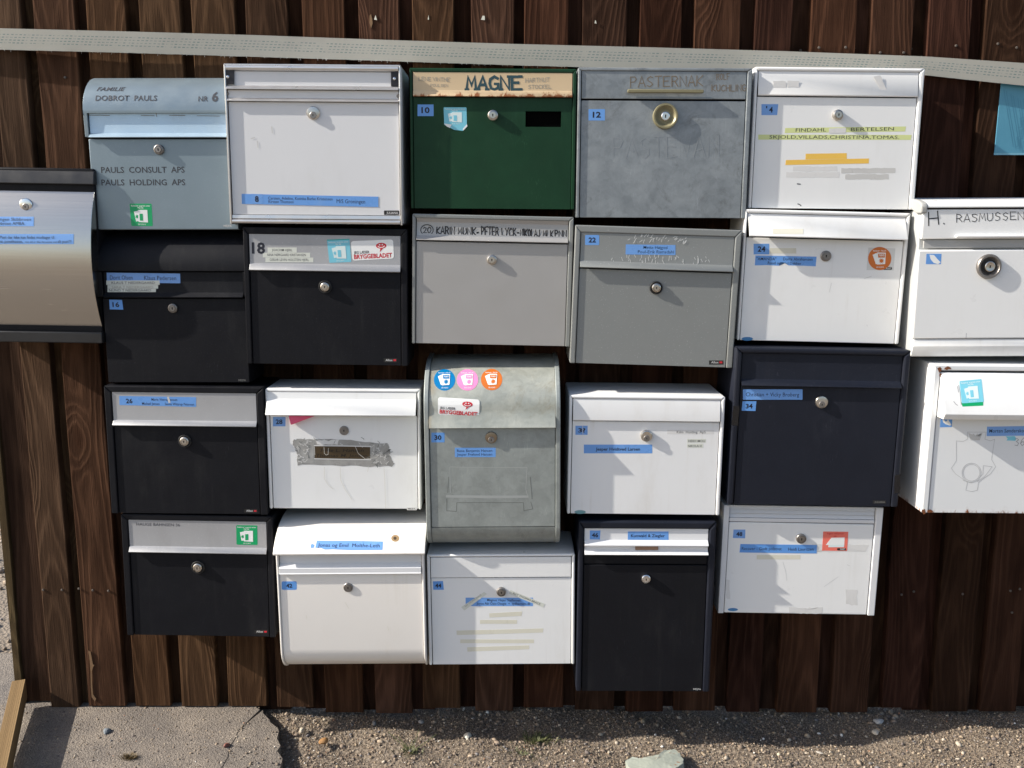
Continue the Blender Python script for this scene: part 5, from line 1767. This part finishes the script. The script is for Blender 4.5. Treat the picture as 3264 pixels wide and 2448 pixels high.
b.strokes('horn_outline', [C0([(1477 + r * math.cos(a), 1220 + r * math.sin(a)) for a in [k * math.pi / 14 for k in range(29)]]) for r in (87, 76)] + [C0([(1545, 1270), (1580, 1230), (1585, 1155)]), C0([(1530, 1300), (1600, 1250), (1665, 1165)]), C0([(1585, 1155), (1665, 1165)]), C0([(1400, 1290), (1470, 1312), (1545, 1290)])], 1.5, 'crest_line', lift=.0006)
b.plate('crown_print', C0([(1447, 856), (1478, 892), (1495, 862), (1513, 890), (1532, 862), (1548, 892), (1578, 856), (1552, 925), (1470, 925)]), 'residue')

# ---------------- mailbox 38 (hauge)
b = allux_box('black mailbox with grey flap and green sticker at the bottom left of the wall', [(379, 1639), (873, 1646), (872, 2032), (410, 2026)], 0.136, 19, 21, 18, 1661, 1744, 1759, 1763, (632, 1807), (811, 2008, 854, 2020))
b.text('HAUGE BAHNSEN 36', (435, 1675), (574, 1678), 9.5, 'ink_grey')
b.newspaper_sticker([(753, 1674), (820, 1675), (821, 1737), (754, 1736)], 'green_st')

# ---------------- mailbox 42: cream, rounded
b = Box('cream rounded mailbox number 42 with sunlit sloping hood and a brown cigarette burn', [(871, 1678), (1346, 1682), (1363, 2152), (903, 2150)], 0.176)
S = b.S = b.scale(1110, 1900)
W, H, D = b.w / 2, b.h, b.d
zh, zs, zl, zc = b.z(1764), b.z(1796), b.z(1826), 0.062
fl = 7 * S
def prof42(e):
    P = [(0, H + e), (-.060, H + e)]
    for k in range(1, 11):
        a = k / 10 * R(66)
        P.append((-.060 - (D - .060 + .012 + e) * math.sin(a) / math.sin(R(66)), H + e - (H - zh - .006) * (1 - math.cos(a)) / (1 - math.cos(R(66)))))
    return P
hp = prof42(0.0)
hp.append((-D - .014, zh + .004)); 
sidep = prof42(-.004)[:-2] + [(-D - .003, zh + .008), (-D - .003, zc)] + [(-D - .003 + (.075) * (1 - math.cos(a)), zc * (1 - math.sin(a)) - .002) for a in [k / 8 * math.pi / 2 for k in range(1, 9)]] + [(0, -.002)]
for sg in (-1, 1):
    xx = sorted((sg * W, sg * (W - fl)))
    b.part('end_panel', MB().prism(sidep, 'x', xx[0], xx[1], .002, 2, 35), 'cream', sharp=18)
b.part('hood', MB().prism(hp + [(-D - .0115, zh), (-D + .012, zh + .012), (0, zh + .012)], 'x', -W - .0035, W + .0035, .0012, 2, 55), 'cream', sharp=18)
b.part('inner_box', MB().prism([(0, zh + .008), (-D + .014, zh + .008), (-D + .014, zc), (-D + .07, .012), (0, .012)], 'x', -W + fl * .7, W - fl * .7), 'cream')
b.bs = b.bsr = fl
b.panel('slot_flap', 0, 0, 'white_alu', prof=[(-.006, zh + .004), (-.006, zs), (.006, zs - .009), (.005, zl + .002), (.007, zl)], bev=.0005, t=.003)
dp = [(-D, zl - .002), (-D, zc)] + [(-D + .075 * (1 - math.cos(a)), zc * (1 - math.sin(a))) for a in [k / 8 * math.pi / 2 for k in range(1, 9)]]
b.part('door', MB().prism(dp + [(-D + .07, .006), (-D + .008, zc), (-D + .008, zl - .002)], 'x', -W + fl + .001, W - fl - .001), 'cream', sharp=18)
b.surf = hp[2:]
st = b.plate('name_label', [(1010, 1723), (1060, 1724), (1130, 1724), (1221, 1726), (1219, 1753), (1120, 1754), (1060, 1751), (1036, 1752), (1024, 1747), (1005, 1746)], 'blue')
b.text('Jonas og Emil  Molthe-Leth', (1013, 1743), (1210, 1745), 12.5, 'ink', st)
b.plate('torn_scrap', [(990, 1737), (996, 1733), (1003, 1738), (1000, 1746), (991, 1747)], 'blue')
M['burn'] = paint('scorched_spot', (0.30, 0.20, 0.10), .7, 0, .3); M['burn2'] = flat('scorched_core', (0.05, .03, .015), .7)
bs_ = b.disc('burn_mark', (1260, 1716), 13, 'burn', ry=11); b.disc('burn_core', (1259, 1716), 5, 'burn2', bs_, .0004)
b.surf = b.flat(0.0)
b.number('42', (898, 1853, 946, 1880), corner=4)
b.lock((1110, 1872), 15, 'cam', 'nickel_dull', out=.004)
b.strokes('scratch', [[(1100, 1920), (1112, 1940)], [(976, 1960), (978, 1972)], [(1236, 1995), (1239, 2010)]], 1.0, 'tape_cream')

# ---------------- mailbox 44
b = std('white mailbox number 44 covered in yellowed tape strips, two of them slanting', [(1360, 1768), (1833, 1767), (1831, 2117), (1368, 2122)], 0.163, 'white', 8, 10, 10, bev=.003)
b.panel('flap', b.z(1841), b.z(1777), 'white', -.001)
door(b, 1843.5, 'white')
b.surf = b.flat(-.003)
b.number('44', [(1380, 1853), (1412, 1852), (1415, 1880), (1381, 1880)])
st = b.rect('name_label', (1484, 1905, 1699, 1932), 'blue')
b.text('Magnus Vikjær Steffensen', (1553, 1916), (1659, 1917), 8, 'ink', st, .005); b.text('Joyce Abi Osio-Oasgie  +  sydhavnens.dk', (1519, 1927), (1691, 1928), 8, 'ink', st, .005)
st = b.rect('slanted_strip', [(1543, 1887), (1552, 1893), (1480, 1946), (1470, 1935)], 'tape_lbl', lift=.0006); b.text('RAY THOMAS BRACK', (1484, 1935), (1536, 1897), 6, 'ink_faint', st, lift=.0014)
st = b.rect('slanted_strip', [(1626, 1880), (1737, 1925), (1732, 1936), (1623, 1893)], 'tape_lbl', lift=.0006); b.text('RAY THOMAS BRACK', (1635, 1893), (1722, 1929), 6, 'ink_grey', st, 0, lift=.0014)
for q in ([(1559, 1955), (1665, 1949), (1662, 1963), (1560, 1968)], (1530, 1976, 1648, 1988), [(1455, 2010), (1732, 2003), (1731, 2016), (1456, 2024)], (1467, 2038, 1702, 2050), [(1489, 2063), (1687, 2057), (1687, 2069), (1490, 2077)]):
    b.rect('yellowed_tape', q, 'tape_cream')
b.lock((1598, 1885), 15, 'cam', 'nickel_dull', out=.008)

# ---------------- mailbox 46
b = std('tall navy-black mailbox number 46 with ribbed white flap', [(1844, 1661), (2285, 1664), (2261, 2207), (1837, 2205)], 0.172, 'navy', 25, 17, 22, bev=.004)
fz = [(-.004, b.z(1687)), (-.004, b.z(1723)), (.007, b.z(1735)), (.007, b.z(1738)), (-.001, b.z(1741)), (-.001, b.z(1754)), (.009, b.z(1764)), (.008, b.z(1766))]
b.panel('flap', 0, 0, 'white_alu', prof=fz, bev=.0004, t=.003)
b.panel('panel', b.z(1800), b.z(1769), 'black', -.005)
door(b, 1803, 'black', out=-.003)
b.surf = b.flat(-.004)
b.number('46', [(1880, 1691), (1914, 1691), (1912, 1720), (1880, 1719)])
st = b.rect('name_label', (2001, 1694, 2131, 1723), 'blue'); b.text('Kunwald & Ziegler', (2011, 1712), (2119, 1712), 9.5, 'ink', st, .015)
b.surf = b.flat(.001)
b.rect('brown_tape', (2025, 1741, 2098, 1753), 'brown_tape')
b.surf = b.flat(-.003)
b.lock((2058, 1842), 15, 'cam', 'chrome', out=.010)
b.mefa(2210, 2234, 2199, 5.5, 'logo_text')

# ---------------- mailbox 48
b = std('white mailbox number 48 with louvred top strip and red square sticker under the navy mailbox', [(2309, 1612), (2820, 1616), (2785, 1961), (2288, 1957)], 0.150, 'white_alu', 2, 18, 22, bev=.0018)
for ya, yb in ((1614, 1627), (1628, 1640), (1641, 1654)):
    b.panel('louvre', 0, 0, 'white_alu', prof=[(-.010, b.z(ya)), (-.004, b.z(yb))], bev=.0005)
b.panel('strip', b.z(1666.5), b.z(1655), 'white_alu', -.002)
door(b, 1669, 'white', bev=.003)
b.surf = b.flat(-.003)
b.number('48', [(2338, 1688), (2376, 1688), (2375, 1716), (2336, 1715)])
b.rect('tape_residue', [(2590, 1734), (2772, 1736), (2760, 1758), (2588, 1760)], 'residue_lt', jag=1.5)
st = b.rect('name_label', [(2360, 1734), (2604, 1737), (2603, 1764), (2357, 1761)], 'blue', lift=.0004)
b.text('Recover - Godt polstret', (2364, 1753), (2491, 1754), 10, 'ink', st, lift=.0011); b.text('Heidi Lauritzen', (2512, 1755), (2593, 1755), 10, 'ink', st, lift=.0011)
st = b.rect('sticker', [(2624, 1694), (2704, 1695), (2700, 1756), (2620, 1755)], 'red_st', lift=.0004)
b.plate('folded_paper_print', [(2650, 1714), (2692, 1713), (2691, 1737), (2632, 1737)], 'white_st', st, .0008)
b.plate('folded_paper_print', [(2641, 1737), (2691, 1737), (2690, 1744), (2640, 1744)], 'pale_st', st, .0009)
b.text('Ingen reklamer', (2636, 1703), (2690, 1703), 6, 'red_print', st, .01, lift=.0011); b.text('tak', (2657, 1711), (2667, 1711), 5, 'red_print', st, .01, lift=.0011)
o = b.rect('badge', (2668, 1747, 2696, 1754), 'logo_plate', st, lift=.0010, corner=2); b.text('POST', (2678, 1752.5), (2692, 1752.5), 4.5, 'white_st', st, .02, lift=.0018)
b.rect('yellowed_tape', (2412, 1769, 2551, 1783), 'tape_cream')
b.lock((2553, 1716), 16, 'cam', 'nickel_dull', out=.006)
b.disc('maker_badge', (2336, 1943), 16, 'oval_blue', ry=5)
b.rect('tape_residue', (2694, 1880, 2733, 1928), 'residue_lt', jag=3); b.rect('tape_residue', (2514, 1937, 2620, 1955), 'residue_lt', jag=2.5); b.rect('tape_residue', (2314, 1848, 2326, 1908), 'residue_lt', jag=2)
b.strokes('scratch', [[(2495, 1790), (2504, 1820), (2508, 1850)], [(2700, 1800), (2708, 1803)], [(2672, 1838), (2626, 1870)]], 0.9, 'crest_line')

# ---------------- right edge: white box with handwritten name
b = Box('white mailbox with rolled hood and a handwritten name at the right edge of the picture', [(2936, 640), (2905, 1138)], 0.178, width=0.38)
S = b.S = b.scale(3050, 850)
W, H, D = b.w / 2, b.h, b.d
zt0, zt1 = b.z(664, px=3050), b.z(762, px=3050)
zd1, zd0 = b.z(796, px=3050), b.z(1079, px=3050)
b.bs = b.bsr = 0
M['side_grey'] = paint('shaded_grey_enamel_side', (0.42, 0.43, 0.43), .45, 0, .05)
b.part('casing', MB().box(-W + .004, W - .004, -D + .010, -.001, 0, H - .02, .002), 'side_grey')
hp = [(0, H + .010), (-D + .05, H + .0045)] + [(-D + .05 - .056 * math.sin(a), H - .012 + .016 * math.cos(a)) for a in [k / 8 * R(95) for k in range(1, 9)]]
b.part('hood', MB().prism(hp + [(-D - .004, zt0 + .003), (-D + .01, zt0), (0, zt0)], 'x', -W + .012, W, .002, 2, 45), 'white', sharp=18)
b.part('end_cap', MB().prism([(p[0] - .002, p[1] + .001) for p in hp[1:]] + [(-D - .006, zt0 - .010), (-D + .02, zt0 - .010), (-D + .05, zt0)], 'x', -W - .002, -W + .0115, .003), 'endcap', sharp=18)
b.panel('upper_plate', zt1, zt0 - .002, 'white', .002, x0=-W + .004, x1=W, bev=.003, t=.010)
b.panel('slot_plate', b.z(791, px=3050), b.z(764, px=3050), 'endcap', -.003, x0=-W + .012, x1=W)
b.panel('door', zd0, zd1, 'white', .0035, x0=-W - .001, x1=W, bev=.003, t=.012)
b.panel('bottom_lip', 0, 0, 'white', prof=[(.001, zd0 - .0016), (.004, zd0 - .016), (-.004, .002)], x0=-W + .001, x1=W, bev=.0012, t=.006)
b.surf = b.flat(.002)
xa, xb, zz = b.x(3042, 753), W - .02, b.z(753, px=3100)
b.part('handle_bar', MB().box(xa, xb, -D - .010, -D - .001, zz - .0032, zz + .0032, .0025), 'white_old')
b.hand('H', (2958, 718), (2992, 716), 42, 3.4, jit=.05); b.strokes('lettering', [[(3008, 712), (3010, 714)]], 4, 'ink_marker')
b.hand('RASMUSSEN', (3047, 709), (3264, 699), 25, 2.2, jit=.06)
b.surf = b.flat(.0035)
st = b.rect('torn_label', [(2953, 809), (3001, 809), (2999, 842), (2951, 842)], 'blue')
b.plate('tear', [(2963, 812), (2977, 813), (2990, 828), (2998, 836), (2990, 842), (2976, 838), (2966, 826)], 'white_st', st, lift=.0004)
p, S = b.hit(3150, 849)[0], b.scale(3150, 849)
r = 39 * S
b.part('lock_ring', MB().lathe(tuple(p), [(r, .001), (r, -.005), (r * .93, -.008), (r * .8, -.008), (r * .68, -.004), (r * .62, -.002), (0, -.002)], 40), 'nickel_dull')
b.part('lock_seat', MB().lathe(tuple(p), [(r * .62, -.0015), (r * .6, -.003), (0, -.003)], 30), 'rubber')
b.part('lock', MB().lathe(tuple(p), [(r * .42, -.002), (r * .42, -.008), (r * .36, -.009), (r * .3, -.0085), (0, -.0085)], 26), 'nickel')
b.part('keyhole', MB().box(p.x - .001, p.x + .001, p.y - .0094, p.y - .0087, p.z - .003, p.z + .0025), 'hole')
b.strokes('scratch', [[(3080, 1062), (3079, 1078)]], 1.5, 'scratch')

# ---------------- left edge: bowed stainless steel box in a black body
b = Box('bowed brushed steel mailbox in a black body at the left edge of the picture', [(-150, 533), (290, 534), (322, 1094), (-120, 1092)], 0.140)
S = b.S = b.scale(60, 820)
W, H, D = b.w / 2, b.h, b.d
zs1, zs0 = b.z(597), b.z(1053)
b.part('casing', MB().box(-W, W, -D + .012, -.001, 0.0, H, .003), 'black')
M['black_bar'] = paint('satin_black_bar', (0.02, 0.02, 0.022), .38, .2, .1)
b.part('top_bar', MB().prism([(0, H + .001), (-D + .03, H + .001), (-D + .01, H - .006), (-D + .004, b.z(585)), (0, b.z(585))], 'x', -W - .002, W + .002, .002), 'black_bar')
b.part('bottom_bar', MB().box(-W - .002, W + .002, -D + .002, -.001, 0.001, b.z(1057), .002), 'black_bar')
arc = []
for k in range(25):
    u = k / 24
    ang = R(33) - u * R(64)              # the sheet leans back at the top and tucks in slightly at the foot
    if k == 0: y_, z_ = 0.0, 0.0
    else:
        y_ += math.sin(ang) * 1.0; z_ -= math.cos(ang)
    arc.append((y_, z_))
sc_ = (zs1 - zs0) / -arc[-1][1]
arc = [(-D + .016 - y * sc_ * .9, zs1 + z * sc_) for y, z in arc]
b.part('curved_front', MB().prism(arc + [(-D + .014, zs0), (-D + .014, zs1)], 'x', -W + .001, W - .001, .0008, 1, 60), 'steel', sharp=18)
b.surf = arc
o = b.lock((84, 652), 20, 'disc', 'chrome', out=.004)
def strip(name, x0, y0, x1, y1):
    n = 8
    return b.plate(name, [(x0 + (x1 - x0) * k / n, y0) for k in range(n)] + [(x1, y0 + (y1 - y0) * k / 4) for k in range(4)] + [(x1 - (x1 - x0) * k / n, y1) for k in range(n)] + [(x0, y1 - (y1 - y0) * k / 4) for k in range(4)], 'blue', lift=.0004)
st = strip('name_label', -110, 691, 108, 721)
b.text('Grundejerforeningen Skibbroen', (-104, 703.5), (99, 704), 9.5, 'ink', st, lift=.0013); b.text('Skibbroen AMBA', (-20, 717), (78, 717), 9.5, 'ink', st, lift=.0013)
st = strip('notice_label', -100, 746, 235, 778)
b.text('Post der ikke kan findes modtager til', (2, 761), (173, 761), 9, 'ink', st, lift=.0013)
b.text('kan lægges i denne postkasse,', (-96, 774), (74, 774), 9, 'ink', st, lift=.0013)
b.text('men det er ikke det samme som', (80, 774), (183, 774), 6, 'ink', st, 0, .2, lift=.0013); b.text('alt post!!!', (185, 774), (228, 774), 9, 'ink', st, lift=.0013)

# ================================================================== turn the lettering into meshes
jobs = []
href = bpy.data.curves.new('h', 'FONT'); href.body = 'H'
hob = bpy.data.objects.new('h', href); COL.objects.link(hob)
for job in PENDING:
    cu = bpy.data.curves.new('t', 'FONT')
    cu.body = job[2]; cu.size = 1.0; cu.resolution_u = 2
    cu.offset = job[8]; cu.shear = job[9]; cu.fill_mode = 'FRONT'; cu.dimensions = '2D'
    ob = bpy.data.objects.new('t', cu)
    COL.objects.link(ob)
    jobs.append(ob)
bpy.context.view_layer.update()
dg = bpy.context.evaluated_depsgraph_get()
hm = bpy.data.meshes.new_from_object(hob.evaluated_get(dg))
CAP = max(v.co.y for v in hm.vertices)
for job, ob in zip(PENDING, jobs):
    bx, surf, body, a, bb, h, mat, parent, bold, shear, lift, name = job
    me = bpy.data.meshes.new_from_object(ob.evaluated_get(dg))
    if not len(me.vertices): continue
    n_ = len(me.vertices)
    co = np.empty(n_ * 3); me.vertices.foreach_get('co', co); co = co.reshape(-1, 3)
    x0, x1 = co[:, 0].min(), co[:, 0].max()
    bx.surf = surf
    A, up, nn = bx.hit(*a)
    B, _, _ = bx.hit(*bb)
    S = bx.scale(*a)
    ux = (B - A); wid = ux.length; ux.normalize()
    upv = up - ux * up.dot(ux); upv.normalize()
    lift *= LF if len(surf) <= 2 else 1.0
    su, sv = wid / (x1 - x0), h * S / CAP
    if len(surf) > 2:      # follow a curved sheet
        Q = [None] * n_
        zs = [p[1] for p in surf]
        for i in range(n_):
            p = A + ux * ((co[i, 0] - x0) * su) + upv * (co[i, 1] * sv)
            best = None
            for (ya, za), (yb, zb) in zip(surf, surf[1:]):
                L2 = (yb - ya) ** 2 + (zb - za) ** 2
                k = min(1, max(0, ((p.y - ya) * (yb - ya) + (p.z - za) * (zb - za)) / L2))
                q = (ya + k * (yb - ya), za + k * (zb - za))
                dd = (q[0] - p.y) ** 2 + (q[1] - p.z) ** 2
                if best is None or dd < best[0]: best = (dd, q)
            Q[i] = Vector((p.x, best[1][0], best[1][1])) + nn * lift
    else:
        Q = [A + ux * ((co[i, 0] - x0) * su) + upv * (co[i, 1] * sv) + nn * lift for i in range(n_)]
    me.vertices.foreach_set('co', np.array([tuple(q) for q in Q]).reshape(-1))
    me.materials.clear()
    me.update()
    me.name = name
    new_obj(name, me, M[mat], parent or bx.o)
for ob in jobs + [hob]:
    cu = ob.data
    bpy.data.objects.remove(ob)
    bpy.data.curves.remove(cu)
